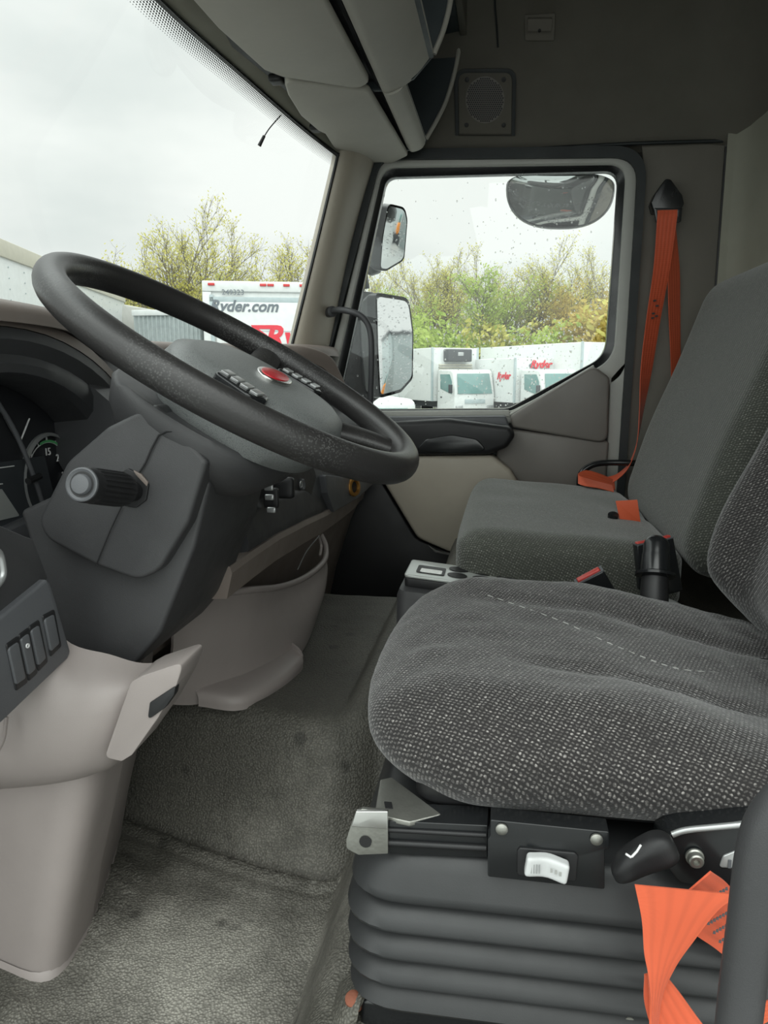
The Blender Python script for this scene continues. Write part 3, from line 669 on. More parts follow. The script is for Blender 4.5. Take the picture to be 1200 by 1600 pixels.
# ignition keys behind the column
keys = empty('ignition_key', at(430, 780, X=-.362), 'black key fob hanging in the ignition behind the steering column', 'key')
rbox('key_fob', at(440, 762, X=-.370), (.022, .008, .018), .006, M['black'], keys, n=5)
rbox('fob_tag', at(424, 778, X=-.362), (.012, .004, .016), .003, M['black'], keys, n=4)
for a in ((420, 762), (421, 777), (424, 797)):
    rbox('metal_tab', at(*a, X=-.356), (.007, .002, .0045), .0015, M['silver'], keys, n=3)

# ------------------------------------------------------------------ steering wheel
WC = V(-.3125, .892, .728); TH = radians(30.4); RL = radians(-1.0)
wn_ = V(sin(TH)*cos(RL), sin(RL), cos(TH)*cos(RL)).normalized()
wu = (V(cos(TH), 0, -sin(TH))); wu = (wu-wn_*wu.dot(wn_)).normalized(); wv = wn_.cross(wu)      # wu: towards the driver, wv: across
WP = lambda a, b, c=0: WC+wu*a+wv*b+wn_*c
wheel = empty('steering_wheel', WC-wn_*.09, 'large black steering wheel with worn leathery rim in front of driver seat', 'steering wheel')
n1, n2 = 120, 20; lps = []
for i in range(n1):
    t = 2*pi*i/n1; c = WP(.225*cos(t), .225*sin(t)); d = wu*cos(t)+wv*sin(t)
    lps.append([c+(d*cos(2*pi*j/n2)*.0165+wn_*sin(2*pi*j/n2)*.0185) for j in range(n2)])
bm = bmesh.new(); L = [[bm.verts.new(p) for p in l] for l in lps]
for i in range(n1):
    for j in range(n2): bm.faces.new((L[i][j], L[(i+1) % n1][j], L[(i+1) % n1][(j+1) % n2], L[i][(j+1) % n2]))
fin(bm, 'rim', M['rim'], wheel, angle=80)
# hub pad: rounded block, wider across than long
def egg(a1, a2, b, c, n=48, pw=2.5, s=0):
    o = []
    for k in range(n):
        t = 2*pi*k/n; ct, st_ = cos(t), sin(t)
        aa = a1 if ct > 0 else a2
        o.append(WP(s+math.copysign(abs(ct)**(2/pw), ct)*aa, math.copysign(abs(st_)**(2/pw), st_)*b, c))
    return o
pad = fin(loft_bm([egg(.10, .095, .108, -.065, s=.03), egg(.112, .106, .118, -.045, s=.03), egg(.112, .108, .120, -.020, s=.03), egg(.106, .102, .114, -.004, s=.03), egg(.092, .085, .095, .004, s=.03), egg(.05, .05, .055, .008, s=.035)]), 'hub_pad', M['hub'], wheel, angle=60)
fin(loft_bm([egg(.055, .06, .07, -.135), egg(.085, .09, .10, -.125), egg(.108, .112, .122, -.095), egg(.112, .118, .130, -.070), egg(.106, .113, .126, -.062)]), 'hub_shroud', M['dark'], wheel, angle=60)
# oval badge with a red centre
def oval(cx_, cy_, a, b, c0, c1, ang=0):
    lp = []
    for k in range(32):
        t = 2*pi*k/32; q = (cos(t)*a, sin(t)*b); lp.append(WP(cx_+q[0]*cos(ang)-q[1]*sin(ang), cy_+q[0]*sin(ang)+q[1]*cos(ang), c0))
    return prism_bm(lp, wn_*(c1-c0))
bdg = fin(oval(.040, 0.0, .020, .038, .004, .0130), 'badge', M['chrome'], wheel, bevel=.0015)
fin(oval(.040, 0.0, .0155, .032, .0125, .0142), 'badge_centre', M['badge_red'], bdg, bevel=.0006)
# spokes: two to the driver's side of the rim, two across, all dished below it
def spoke(t0, t1, w0, w1, drop=.045, name='spoke'):
    ls = []
    for k in range(9):
        f = k/8; r_ = .085+(.222-.085)*f; t = t0+(t1-t0)*f; wd = w0+(w1-w0)*f; zz = -drop*(1-f)**1.2 - .004
        c = WP(r_*cos(t), r_*sin(t), zz); d = -wu*sin(t)+wv*cos(t); h = .013*(1-f)+.010*f
        ls.append([c+d*wd*cos(2*pi*j/16)+wn_*h*sin(2*pi*j/16) for j in range(16)])
    return fin(loft_bm(ls), name, M['rim'], wheel, angle=70)
for t0, t1 in ((radians(34), radians(24)), (radians(-34), radians(-24)), (radians(98), radians(100)), (radians(-98), radians(-100))):
    spoke(t0, t1, .026, .020, .03)
for sgn in (1, -1):
    c = WP(.042, sgn*.108, -.006)
    bt = prism('spoke_buttons', rp([(c+wu*a+wv*sgn*b, .008) for a, b in ((-.030, -.014), (-.026, .018), (.020, .030), (.034, .010), (.030, -.010))], n=5), wn_*.012, M['gloss'], wheel, .003)
    for k in range(4):
        cc = c+wu*(-.018+.013*k)+wv*sgn*(.002+.003*k)+wn_*.012
        prism('button', rp([(cc+wu*a+wv*b, .002) for a, b in ((-.005, -.011), (-.005, .011), (.005, .011), (.005, -.011))], n=3), wn_*.003, M['silver'], bt, .001)

# dangling connector wire at the windshield
wr = empty('dangling_wire', at(437, 181, Y=1.9), 'thin black wire with small plug hanging at the windshield top', 'wire')
tube('cable', [at(439, 180, Y=1.86), at(430, 190, Y=1.83), at(420, 202, Y=1.82), at(411, 216, Y=1.82)], .0014, M['black'], wr, 6)
fin(cyl_bm(at(413, 212, Y=1.82), at(405, 228, Y=1.82), .0035, .0045, 10), 'plug', M['black'], wr)

# ------------------------------------------------------------------ seats
# driver's seat
ds = empty('driver_seat', (.10, .87, .12), 'dark woven cloth driver seat with suspension bellows, nearest the camera', 'seat')
def dcush(p):
    x, y, z = p       # local: x front(-) to back, y near(-) to far, z up
    u = x/.25; w_ = y/.245
    if z > 0:
        bol = .008*sst(.42, .80, abs(w_))*(1-.75*sst(.45, 1.0, u))
        dish = -.010*(1-abs(w_)**2)*sst(-.7, .2, u)
        front = .001*math.exp(-((u+.70)/.28)**2)
        k = z/.048
        z = z+(bol+dish+front)*k - .050*k*sst(-.1, 1, u)
        z -= .006*k*math.exp(-((abs(w_)-.44)/.05)**2)*sst(-.6, -.2, u)
        z += .004*k*noise.noise(V(x*14, y*14, 2)) + .0025*noise.noise(V(x*40, y*40, 7))
    if z < 0: z *= 1.36
    x *= 1-.04*abs(w_)**3
    x += .03*(abs(w_)**2.5)*(1 if u < -.3 else 0)*sst(.3, .9, -u)
    return V(x, y, z)
cush = rbox('seat_cushion', (.110, .862, .386), (.25, .252, .048), (.120, .090, .046), M['cloth'], ds, 44, dcush)
from mathutils.bvhtree import BVHTree
def hit_on(o, pts, lift=.001):
    off = V(0, 0, 0); q = o.parent
    while q is not None: off += Vector(q.location); q = q.parent
    t = BVHTree.FromPolygons([v_.co+off for v_ in o.data.vertices], [p.vertices for p in o.data.polygons]); r = []
    for a, b in pts:
        d = (FW+RT*((a-600)/FPX)+UP*((800-b)/FPX)).normalized(); h = t.ray_cast(EYE, d)
        if h[0] is not None: r.append(h[0]+h[1]*lift*(1 if h[1].dot(d) < 0 else -1))
    return r
M['thread'] = flat('pale_thread', (.42, .42, .40), .7)
for sm in ([(762, 930), (820, 950), (880, 972), (940, 1000), (1000, 1025), (1060, 1045), (1130, 1052)], ):
    q = hit_on(cush, sm, .0002)
    q = cr(q, 14); bm = bmesh.new()
    for k in range(0, len(q)-2, 4): tube_bm([q[k], q[k+1], q[k+2]], .0007, 5, bm=bm, k=1)
    fin(bm, 'seam_stitches', M['thread'], ds, angle=60)
# under tray of the cushion
fin(prism_bm(rp([(V(-.075, .640, .332), .03), (V(.34, .640, .332), .02), (V(.34, 1.08, .332), .02), (V(-.075, 1.08, .332), .03)], n=6), (0, 0, .04)), 'cushion_pan', M['black'], ds, bevel=.006)
# backrest with side bolsters, only its far lower bolster is in view
def dback(p):
    x, y, z = p
    w_ = y/.25; t = z/.33
    x -= .045*sst(.45, .9, abs(w_))*(1 if x < 0 else .2)
    x += .02*(t+1)*.5
    x -= .022*math.exp(-((t+.62)/.33)**2)*(1 if x < .05 else 0)
    x += .04*sst(-.80, -1.0, t) if t < -.8 else 0
    return V(x, y, z)
Mb = Matrix.Rotation(radians(14), 3, 'Y')
rbox('backrest', (.448, .865, .690), (.065, .255, .335), (.060, .090, .10), M['cloth'], ds, 32, dback, M=Mb)
rbox('backrest_shell', (.52, .865, .68), (.03, .22, .30), (.028, .06, .08), M['black'], ds, 8, M=Mb)
# suspension bellows
def rr_loop(g, z, x0=-.112, x1=.40, y0=.612, y1=1.06, r=.055):
    return rp([(V(x0-g, y0-g, z), r), (V(x1+g, y0-g, z), r), (V(x1+g, y1+g, z), r), (V(x0-g, y1+g, z), r)], n=7)
zb_old = [(.305, .000), (.298, .010), (.280, .017), (.266, .0195), (.2585, .0170), (.2565, .006), (.250, .004), (.244, .014), (.236, .0200), (.2275, .0225), (.2205, .0200), (.2185, .008), (.213, .006), (.207, .017), (.200, .0225), (.1925, .0245), (.1855, .022), (.1835, .009), (.178, .008), (.172, .017), (.165, .0205), (.157, .0215), (.150, .018), (.148, .006), (.136, .000)]
zb = [(.308, -.006), (.304, .002), (.290, .010), (.272, .0175), (.2655, .0195), (.2630, .0185), (.2622, .0150), (.2628, .004)]
for z0 in (.2340, .2050, .1760):
    zb += [(z0+.0270, .001), (z0+.0215, .0085), (z0+.0115, .0180), (z0+.0035, .0230), (z0+.0008, .0225), (z0, .0185), (z0+.0006, .006)]
zb += [(.1740, .003), (.1680, .0125), (.1580, .0190), (.1520, .0215), (.1490, .0200), (.1485, .012), (.136, .000)]
zb = [(z+.010*(1-(z-.136)/.172), g) for z, g in zb]
fin(loft_bm([rr_loop(g, z) for z, g in zb]), 'suspension_bellows', M['rubber'], ds, angle=50)
base = fin(prism_bm([V(-.118, .606, .112), V(.42, .606, .112), V(.42, 1.07, .112), V(-.118, 1.07, .112)], (0, 0, .040)), 'seat_base', M['gloss'], ds, bevel=.004)
for a in ((742, 1554), (908, 1578)):
    p = at(*a, Y=.605); fin(cyl_bm(p+V(0, -.0006, 0), p+V(0, .004, 0), .005, n=18), 'base_hole', M['black'], base)
p = at(982, 1586, Y=.605); fin(lathe_bm(p, (0, -1, 0), [(0, .0065), (.003, .0065), (.0035, .005), (.007, .004), (.0072, .001)], 14), 'base_bolt', M['zinc'], base)
# slide rail
rail = prism('slide_rail', px([(594, 1282), (762, 1290), (762, 1340), (640, 1336), (596, 1330)], .001, Y=.606), (0, .03, 0), M['gloss'], ds, .003)
for yy, rr_ in ((1296, .0022), (1316, .003)):
    tube('rail_groove', [at(598, yy, Y=.605), at(760, yy+9, Y=.605)], rr_, M['black'], rail, 8, k=1)
prism('rail_bracket', px([(548, 1290), (556, 1268, .003), (566, 1264), (606, 1268), (606, 1334), (560, 1336, .003), (541, 1326, .004), (541, 1312)], .001, Y=.600), (0, .004, 0), M['zinc'], rail, .0015)
prism('bracket_lip', px([(556, 1268), (606, 1268), (606, 1296), (549, 1292)], .001, Y=.597), (0, .004, 0), M['chrome'], rail, .0015)
p = at(571, 1315, Y=.5995); fin(cyl_bm(p+V(0, -.0006, 0), p+V(0, .002, 0), .0055, n=16), 'bracket_hole', M['black'], rail)
plate = fin(prism_bm(px([(594, 1218), (612, 1214), (690, 1272), (640, 1284), (585, 1272)], .002, Z=.338), (0, 0, -.005)), 'mounting_plate', M['zinc'], ds, bevel=.001)
fin(prism_bm(px([(600, 1252), (612, 1253), (614, 1263), (602, 1262)], .001, Z=.3388), (0, 0, -.001)), 'plate_slot', M['black'], plate)
# switch bracket
sb = prism('switch_bracket', px([(766, 1281, .002), (952, 1300, .002), (952, 1326), (945, 1328), (945, 1390, .002), (762, 1370, .002), (762, 1312), (766, 1306)], .001, Y=.588), (0, .02, 0), M['gloss'], ds, .0018)
for a in ((784, 1295), (932, 1311)):
    p = at(*a, Y=.587)
    s_ = fin(lathe_bm(p, (0, -1, 0), [(0, .0052), (.0015, .0050), (.0028, .003), (.003, .0006)], 18), 'bracket_screw', M['zinc'], sb)
    for v2 in (V(.0026, 0, 0), V(0, 0, .0026)):
        w2 = V(.0005, 0, .0) if v2.x == 0 else V(0, 0, .0005)
        fin(prism_bm([p+V(0, -.0029, 0)+v2+w2, p+V(0, -.0029, 0)+v2-w2, p+V(0, -.0029, 0)-v2-w2, p+V(0, -.0029, 0)-v2+w2], (0, -.0004, 0)), 'screw_cross', M['black'], s_) if False else None
fin(prism_bm(px([(808, 1330, .003), (812, 1325, .003), (898, 1333, .003), (904, 1338, .003), (900, 1378, .003), (808, 1368, .003)], .001, Y=.586), (0, .004, 0)), 'rocker_bezel', M['black'], sb, bevel=.001)
c = at(854, 1354, Y=.580)
def rk(p):
    p.y += .0022*cos(p.x/.016*pi*.9)*1.0
    return p
rbox('rocker_switch', c, (.0172, .0055, .0088), (.003, .0028, .0028), M['switch_white'], sb, 10, rk, M=Matrix.Rotation(radians(7), 3, 'Y'))
for k in range(3):
    q = c+V(.0035+.0035*k, -.0068, .0015-.0012*k)
    fin(box_bm(q-V(.0009, .0002, .0018), q+V(.0009, .0002, .0018)), 'rocker_symbol', M['chrome'], sb)
for k in range(4):
    q = c+V(-.0125+.0022*k, -.0066+.0003*k, .001)
    fin(box_bm(q-V(.0004, .0002, .004), q+V(.0004, .0002, .004)), 'rocker_ridge', M['silver'], sb)
# recliner side cover and lever
cv = prism('recliner_cover', px([(1046, 1305, .006), (1068, 1296, .01), (1160, 1282), (1300, 1270), (1300, 1420), (1180, 1398), (1062, 1380, .01), (1030, 1340, .02)], .002, Y=.592), (0, .04, 0), M['gloss'], ds, .006)
tube('cover_edge', [at(1050, 1304, Y=.590), at(1072, 1297, Y=.590), at(1120, 1292, Y=.590), at(1180, 1286, Y=.590)], .0026, M['silver'], cv, 8)
p = at(1085, 1338, Y=.590)
fin(lathe_bm(p, (0, -1, 0), [(0, .0072), (.002, .0072), (.003, .0062), (.0075, .0058), (.0085, .0048), (.0085, .0026), (.005, .0024)], 22), 'pivot_bolt', M['zinc'], cv)
lv = rbox('recliner_lever', at(1003, 1338, Y=.568), (.027, .012, .0125), (.016, .009, .009), M['black'], ds, 14, lambda p: V(p.x, p.y, p.z*(1+.25*p.x/.027)+.10*p.x-.12*(p.x/.027)**2*.03), M=Matrix.Rotation(radians(-28), 3, 'Y'))
i0 = at(994, 1327, Y=.5535)
fin(tube_bm([i0+V(-.003, -.001, -.006), i0+V(.0005, -.001, -.001), i0+V(.003, -.001, .0045)], .0009, 6, k=1), 'lever_symbol', M['white_print'], lv)
fin(tube_bm([i0+V(-.0035, -.001, -.0065), i0+V(-.0075, -.001, -.004)], .0009, 6, k=1), 'lever_symbol', M['white_print'], lv)
sd = prism('side_emblem', px([(1124, 1356), (1130, 1338, .004), (1150, 1330, .004), (1200, 1330), (1200, 1360)], .002, Y=.5905), (0, .004, 0), M['silver'], cv, .001)
for k in range(3): fin(box_bm(at(1140+9*k, 1350, Y=.590)-V(.0012, .0005, .0035), at(1140+9*k, 1350, Y=.590)+V(.0012, .0005, .0035)), 'emblem_stroke', M['panel_grey'], sd)

# passenger bench
ps = empty('passenger_seat', (.12, 1.75, 0), 'wide charcoal cloth passenger bench seat beside the far door', 'seat')
def pcush(p):
    x, y, z = p
    if z > 0:
        k = z/.07
        z += k*(.010*math.exp(-((x+.15)/.10)**2) - .012*sst(.0, .2, x)) + .003*k*noise.noise(V(x*8, y*8, 1))
        z -= .010*k*math.exp(-((y-.02)/.05)**2)*sst(.08, .2, x)
    x *= 1-.03*(abs(y)/.37)**4
    return V(x, y, z)
rbox('seat_cushion', (.115, 1.735, .362), (.205, .385, .070), (.055, .05, .036), M['cloth2'], ps, 30, pcush)
fin(prism_bm([V(-.05, 1.40, .05), V(.33, 1.40, .05), V(.33, 2.08, .05), V(-.05, 2.08, .05)], (0, 0, .25)), 'seat_box', M['black'], ps, bevel=.01)
def pback(p):
    x, y, z = p; t = z/.31
    x -= .008*math.exp(-((t+.3)/.4)**2)
    if t > .6: x += .03*(t-.6)/.4*0
    return V(x, y, z)
rbox('backrest', (.452, 1.735, .655), (.055, .385, .305), (.050, .055, .075), M['cloth2'], ps, 30, pback, M=Matrix.Rotation(radians(18.5), 3, 'Y'))
hb = empty('seat_grab_bar', at(930, 740, Y=2.17), 'bent black tube grab bar beside the passenger seat, near far door', 'handle')
tube('bar', [at(905, 762, Y=2.16), at(908, 740, Y=2.16), at(925, 727, Y=2.165), at(950, 723, Y=2.17), at(1000, 724, Y=2.17), at(1040, 726, Y=2.2)], .0085, M['gloss'], hb, 12)
fin(cyl_bm(at(905, 758, Y=2.16), at(905, 830, Y=2.16), .009, n=12), 'bar_foot', M['black'], hb)

# cup holder console between the seats
cup = empty('cup_holder_console', (-.10, 1.33, .24), 'dark grey cup holder console with pale slotted top between the seats', 'console')
def cuptop(z, g=0):
    P = [at(636, 893, Z=.36), at(655, 878, Z=.36), at(768, 908, Z=.36), at(752, 930, Z=.36), at(700, 944, Z=.36)]
    P = [V(-.178-g, 1.250-g, z), V(.03+g, 1.250-g, z), V(.03+g, 1.415+g, z), V(-.178-g, 1.415+g, z)]
    return rp([(p, .018) for p in P], n=5)
def cupz(l, s): return [p+V(0, 0, s*(p.x+.17)) for p in l]
sl = -.10
fin(loft_bm([cuptop(.215, .002), cupz(cuptop(.345, 0), sl), cupz(cuptop(.356, -.004), sl)]), 'console_body', M['dark'], cup, angle=50)
tp = [(V(-.168, 1.285, .372), .008), (V(.03, 1.285, .352), .004), (V(.03, 1.395, .352), .004), (V(-.168, 1.395, .372), .008)]
fin(prism_bm(rp(tp, n=4), (0, 0, -.018)), 'tray_riser', M['black'], cup, bevel=.003)
tr2 = fin(prism_bm(rp([(p+V(0, 0, .0055), r) for p, r in tp], n=4), (0, 0, -.006)), 'slotted_tray', M['tray'], cup, bevel=.002)
sz = lambda x: .3785-.10*(x+.168)
fin(prism_bm(rp([(V(a, b, sz(a)), .005) for a, b in ((-.150, 1.305), (-.100, 1.305), (-.100, 1.355), (-.150, 1.355))], n=3), (0, 0, .0006)), 'tray_slot', M['black'], tr2)
fin(prism_bm(rp([(V(a, b, sz(a)+.0007), .003) for a, b in ((-.143, 1.307), (-.105, 1.307), (-.105, 1.332), (-.143, 1.332))], n=3), (0, 0, .0006)), 'slot_inlay', M['chrome'], tr2)
for a, b in ((-.078, 1.320), (-.078, 1.362), (-.034, 1.320), (-.034, 1.362), (.008, 1.340)):
    fin(prism_bm([V(a+.0175*cos(2*pi*k/24), b+.0165*sin(2*pi*k/24), sz(a+.0175*cos(2*pi*k/24))) for k in range(24)], (0, 0, .0006)), 'round_hole', M['black'], tr2)

# parking brake lever, buckles
pb = empty('parking_brake_lever', at(1025, 935, Y=1.12), 'glossy black lever with round knob and collar between the two seats', 'lever')
p0, p1 = at(1022, 935, Y=1.12), at(1026, 840, Y=1.16)
Lp = (p1-p0).length
fin(lathe_bm(p0, p1-p0, [(-.05, .020), (0, .020), (Lp*.32, .019), (Lp*.34, .019)], 24), 'lever_boot', M['black'], pb)
fin(lathe_bm(p0, p1-p0, [(Lp*.33, .019), (Lp*.36, .0285), (Lp*.40, .029), (Lp*.43, .022)], 28), 'lever_collar', M['gloss'], pb)
fin(lathe_bm(p0, p1-p0, [(Lp*.42, .021), (Lp*.70, .0195), (Lp*.74, .0185), (Lp*.88, .0185), (Lp*.97, .015), (Lp*1.02, .008), (Lp*1.03, .001)], 28), 'lever_knob', M['gloss'], pb)
def buckle(name, base, tip, wdir, wd, th, lab, group=None, btn=.18):
    o = empty(name, base, lab, 'buckle', group)
    base, tip = Vector(base), Vector(tip); ax_ = (tip-base); Lb = ax_.length; ax_.normalize(); wdir = Vector(wdir); wdir = (wdir-ax_*wdir.dot(ax_)).normalized(); nn = ax_.cross(wdir)
    def slab_(a, b, w_, t_, nm, mt, par, bv):
        lp = [base+ax_*a-wdir*w_-nn*t_, base+ax_*a+wdir*w_-nn*t_, base+ax_*a+wdir*w_+nn*t_, base+ax_*a-wdir*w_+nn*t_]
        return fin(prism_bm(lp, ax_*(b-a)), nm, mt, par, bevel=bv)
    slab_(0, Lb*.96, wd/2, th/2, 'housing', M['gloss'], o, .003)
    slab_(Lb*.93, Lb, wd/2*.82, th/2*.55, 'release_button', M['red'], o, .002)
    fin(ring_bm([base+ax_*Lb*.965+wdir*sx_*wd*.5+nn*sy_*th*.46 for sx_, sy_ in ((-1, -1), (1, -1), (1, 1), (-1, 1))], [base+ax_*Lb*.965+wdir*sx_*wd*.42+nn*sy_*th*.30 for sx_, sy_ in ((-1, -1), (1, -1), (1, 1), (-1, 1))], -ax_*.002), 'slot_rim', M['panel_grey'], o)
    return o
bk = at(917, 893, Y=1.17)
buckle('seat_belt_buckle', at(960, 966, Y=1.19), at(918, 896, Y=1.165), (at(936, 878, Y=1.16)-at(898, 902, Y=1.16)), .046, .018, 'black seat belt buckle with red button standing beyond the driver cushion')
buckle('seat_belt_buckle', at(1010, 920, Y=1.24), at(1003, 845, Y=1.24), (1, .3, 0), .026, .016, 'upright belt buckle on the left behind the black lever knob')
buckle('seat_belt_buckle', at(1052, 925, Y=1.22), at(1036, 838, Y=1.22), (1, .3, 0), .026, .016, 'upright belt buckle on the right behind the black lever knob')
# tab of belt in the bench seam with its tongue
tab = empty('belt_tab', at(985, 800, Y=1.62), 'short orange belt webbing tab in the passenger bench seam', 'seat belt')
prism('webbing', px([(962, 783), (996, 781), (1001, 816), (968, 811)], .001, Y=1.62), (0, .004, 0), M['belt'], tab, .001)
fin(lathe_bm(at(958, 806, Y=1.62), (0, -.6, 1), [(-.004, .011), (.003, .011), (.004, .007)], 16), 'tongue', M['gloss'], tab)
# seat mounting parts visible between cushion and backrest
pt = empty('seat_side_rail', at(1085, 965, Y=1.13), 'pale metal seat rail showing behind the driver cushion', 'rail')
tube('curved_guard', [at(1010, 938, Y=1.13), at(1045, 943, Y=1.13), at(1070, 958, Y=1.13), at(1080, 975, Y=1.13)], .007, M['silver'], pt, 10)
prism('rail_plate', px([(1070, 962), (1112, 965), (1108, 980), (1085, 985)], .001, Y=1.15), (0, .02, 0), M['frame_grey'], pt, .002)
fin(tube_bm([at(1098, 980, Y=1.12), at(1117, 968, Y=1.12)], .0045, 8, k=1), 'bright_pin', M['chrome'], pt)

# passenger belt: anchor on the side wall, webbing down to the seat
ab = empty('belt_anchor', at(1043, 310, Y=2.27), 'black triangular upper belt anchor on the side wall', 'belt anchor')
prism('anchor_cover', px([(1040, 279, .01), (1048, 280, .01), (1066, 305, .004), (1069, 318, .004), (1062, 330), (1022, 330), (1018, 316, .004), (1024, 302, .004)], .002, Y=2.235), (0, .05, 0), M['gloss'], ab, .006)
fin(ring_bm(px([(1022, 325), (1066, 325), (1064, 347, .004), (1026, 347, .004)], .001, Y=2.228, n=4), px([(1029, 331), (1058, 330), (1057, 336), (1029, 337)], .0005, Y=2.228, n=4), (0, .012, 0)), 'guide_loop', M['gloss'], ab, bevel=.002)
pbelt = empty('seat_belt', at(1040, 340, Y=2.22), 'orange seat belt hanging from the wall anchor beside passenger seat', 'seat belt')
c1 = [at(1043, 328, Y=2.224), at(1042, 345, Y=2.222), at(1034, 420, Y=2.23), at(1021, 500, Y=2.235), at(1010, 580, Y=2.235), at(1003, 640, Y=2.22), at(996, 690, Y=2.2), at(984, 725, Y=2.17), at(965, 745, Y=2.15), at(945, 753, Y=2.14)]
w1 = [(.050, 0, 0), (.050, 0, 0), (.044, .01, .002), (.040, .02, .003), (.034, .03, 0), (.018, .04, 0), (.008, .044, 0), (.006, .04, .006), (.004, .03, .012), (.004, .02, .020)]
fin(ribbon_bm(c1, w1), 'front_webbing', M['belt_dark'], pbelt, angle=60)
c2 = [at(1048, 345, Y=2.245), at(1053, 420, Y=2.25), at(1054, 480, Y=2.26), at(1056, 560, Y=2.27), at(1058, 640, Y=2.27)]
fin(ribbon_bm(c2, [(.03, .03, 0)]+[(.036, .03, 0)]*2+[(.030, .02, 0)]*2), 'rear_webbing', M['belt'], pbelt, angle=60)
fin(ribbon_bm([at(960, 758, Y=2.13), at(940, 752, Y=2.11), at(915, 744, Y=2.09), at(903, 748, Y=2.07), at(912, 752, Y=2.055), at(935, 757, Y=2.06), at(958, 763, Y=2.06)], [(.0, .03, .022), (.0, .02, .034), (0, .012, .03), (0, .015, .022), (0, .03, .018), (0, .04, .012), (0, .04, .012)]), 'seat_loop', M['belt'], pbelt, angle=60)
bm = bmesh.new()
for a in ((1023, 470), (1027, 478), (1021, 490), (1026, 494), (1020, 497)):
    p = at(*a, Y=2.2265); prism_bm([p+V(.005*cos(t), 0, .003*sin(t)) for t in (0, 1.2, 2.3, 3.3, 4.5)], (0, -.0012, 0), bm)
fin(bm, 'stain_marks', M['black'], pbelt)

# driver's own belt looping at the lower right
db = empty('seat_belt', at(1060, 1460, Y=.53), 'orange seat belt looping in front of the driver seat bellows', 'seat belt')
c1 = [at(1150, 1394, Y=.572), at(1110, 1390, Y=.560), at(1068, 1393, Y=.545), at(1036, 1410, Y=.535), at(1040, 1450, Y=.530), at(1038, 1500, Y=.528), at(1030, 1545, Y=.527), at(1024, 1590, Y=.525), at(1022, 1640, Y=.52)]
w1 = [(.0, .01, .020), (.0, .010, .014), (.006, .008, .010), (.030, .004, -.004), (.047, 0, .006), (.032, .0, .010), (.016, .006, .004), (.013, .012, .0), (.016, .012, 0)]
bm = bmesh.new()
fin(ribbon_bm([at(1073, 1391, Y=.530), at(1062, 1430, Y=.528), at(1045, 1480, Y=.527), at(1034, 1520, Y=.526), at(1026, 1570, Y=.525), at(1022, 1640, Y=.52)],
    [(.072, -.004, .003), (.052, -.002, .016), (.034, 0, .014), (.019, .004, .006), (.009, .008, .002), (.008, .014, .0)]), 'front_fold', M['belt'], db, angle=60)
tr_ = M['belt_dark']
bk_ = fin(ribbon_bm([at(1078, 1392, Y=.545), at(1110, 1420, Y=.556), at(1145, 1452, Y=.566), at(1200, 1510, Y=.575)], [(.030, .006, .030), (.024, .006, .040), (.020, .006, .036), (.02, 0, .03)]), 'back_fold', tr_, db, angle=60)
fin(ribbon_bm([at(1020, 1520, Y=.536), at(1034, 1560, Y=.534), at(1060, 1610, Y=.53), at(1100, 1660, Y=.52)], [(.012, 0, .006), (.024, 0, .014), (.03, 0, .02), (.03, 0, .02)]), 'lower_fold', M['belt'], db, angle=60)
fin(ribbon_bm([at(1260, 1545, Y=.47), at(1195, 1580, Y=.47), at(1140, 1610, Y=.475), at(1090, 1650, Y=.48)], [(.012, 0, .026), (.012, 0, .026), (.012, 0, .026), (.012, 0, .026)]), 'return_fold', M['belt'], db, angle=60)
bm = bmesh.new(); random.seed(4)
for r_ in range(5):
    for k in range(11):
        a = at(1094+r_*9+k*4.6-6, 1412+r_*14-k*2.6, Y=.5490+.0028*r_*.6); s_ = .0011
        prism_bm([a+V(-s_, -.002, -s_), a+V(s_, -.002, -s_), a+V(s_*.4, -.002, s_*1.6), a+V(-s_*.8, -.002, s_)], (0, -.0004, 0), bm)
prt = fin(bm, 'printed_label', M['panel_grey'], db)

# grab handle by the driver's door
gh = empty('grab_handle', at(1160, 1560, Y=.42), 'thick dark grey curved grab handle at the lower right corner', 'handle')
tube('handle_bar', [at(1148, 1660, Y=.42), at(1158, 1560, Y=.42), at(1172, 1450, Y=.42), at(1186, 1340, Y=.42), at(1206, 1280, Y=.42), at(1250, 1240, Y=.42), at(1330, 1215, Y=.43)], .0128, M['dark'], gh, 20)
hp = empty('grab_handle', at(590, 640, Y=2.17), 'slim black curved grab handle mounted on the windshield pillar', 'handle')
tube('handle_bar', [at(517, 487, Y=2.19), at(530, 484, Y=2.15), at(548, 487, Y=2.13), at(566, 495, Y=2.125), at(578, 515, Y=2.125), at(581, 550, Y=2.125), at(580, 600, Y=2.13), at(578, 640, Y=2.14), at(574, 668, Y=2.18)], .0085, M['dark2'], hp, 14)
fin(lathe_bm(at(518, 487, Y=2.185), (.6, -.8, 0), [(-.02, .015), (.008, .015), (.010, .010)], 16), 'handle_mount', M['dark2'], hp)

# torn flap of floor mat at the seat foot with a rusty bolt
fl_ = empty('mat_flap', at(540, 1560, Z=.13), 'torn curled grey edge of floor mat at the seat foot', 'mat')
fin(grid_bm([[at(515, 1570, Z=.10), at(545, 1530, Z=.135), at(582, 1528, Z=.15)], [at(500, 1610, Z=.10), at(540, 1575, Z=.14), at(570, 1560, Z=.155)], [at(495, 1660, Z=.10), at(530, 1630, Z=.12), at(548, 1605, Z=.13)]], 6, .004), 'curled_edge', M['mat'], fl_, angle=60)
rb = fin(lathe_bm(at(552, 1562, Z=.150), (0, -.5, 1), [(-.01, .008), (.003, .0075), (.005, .004)], 14), 'rusty_bolt', M['rust'], fl_)

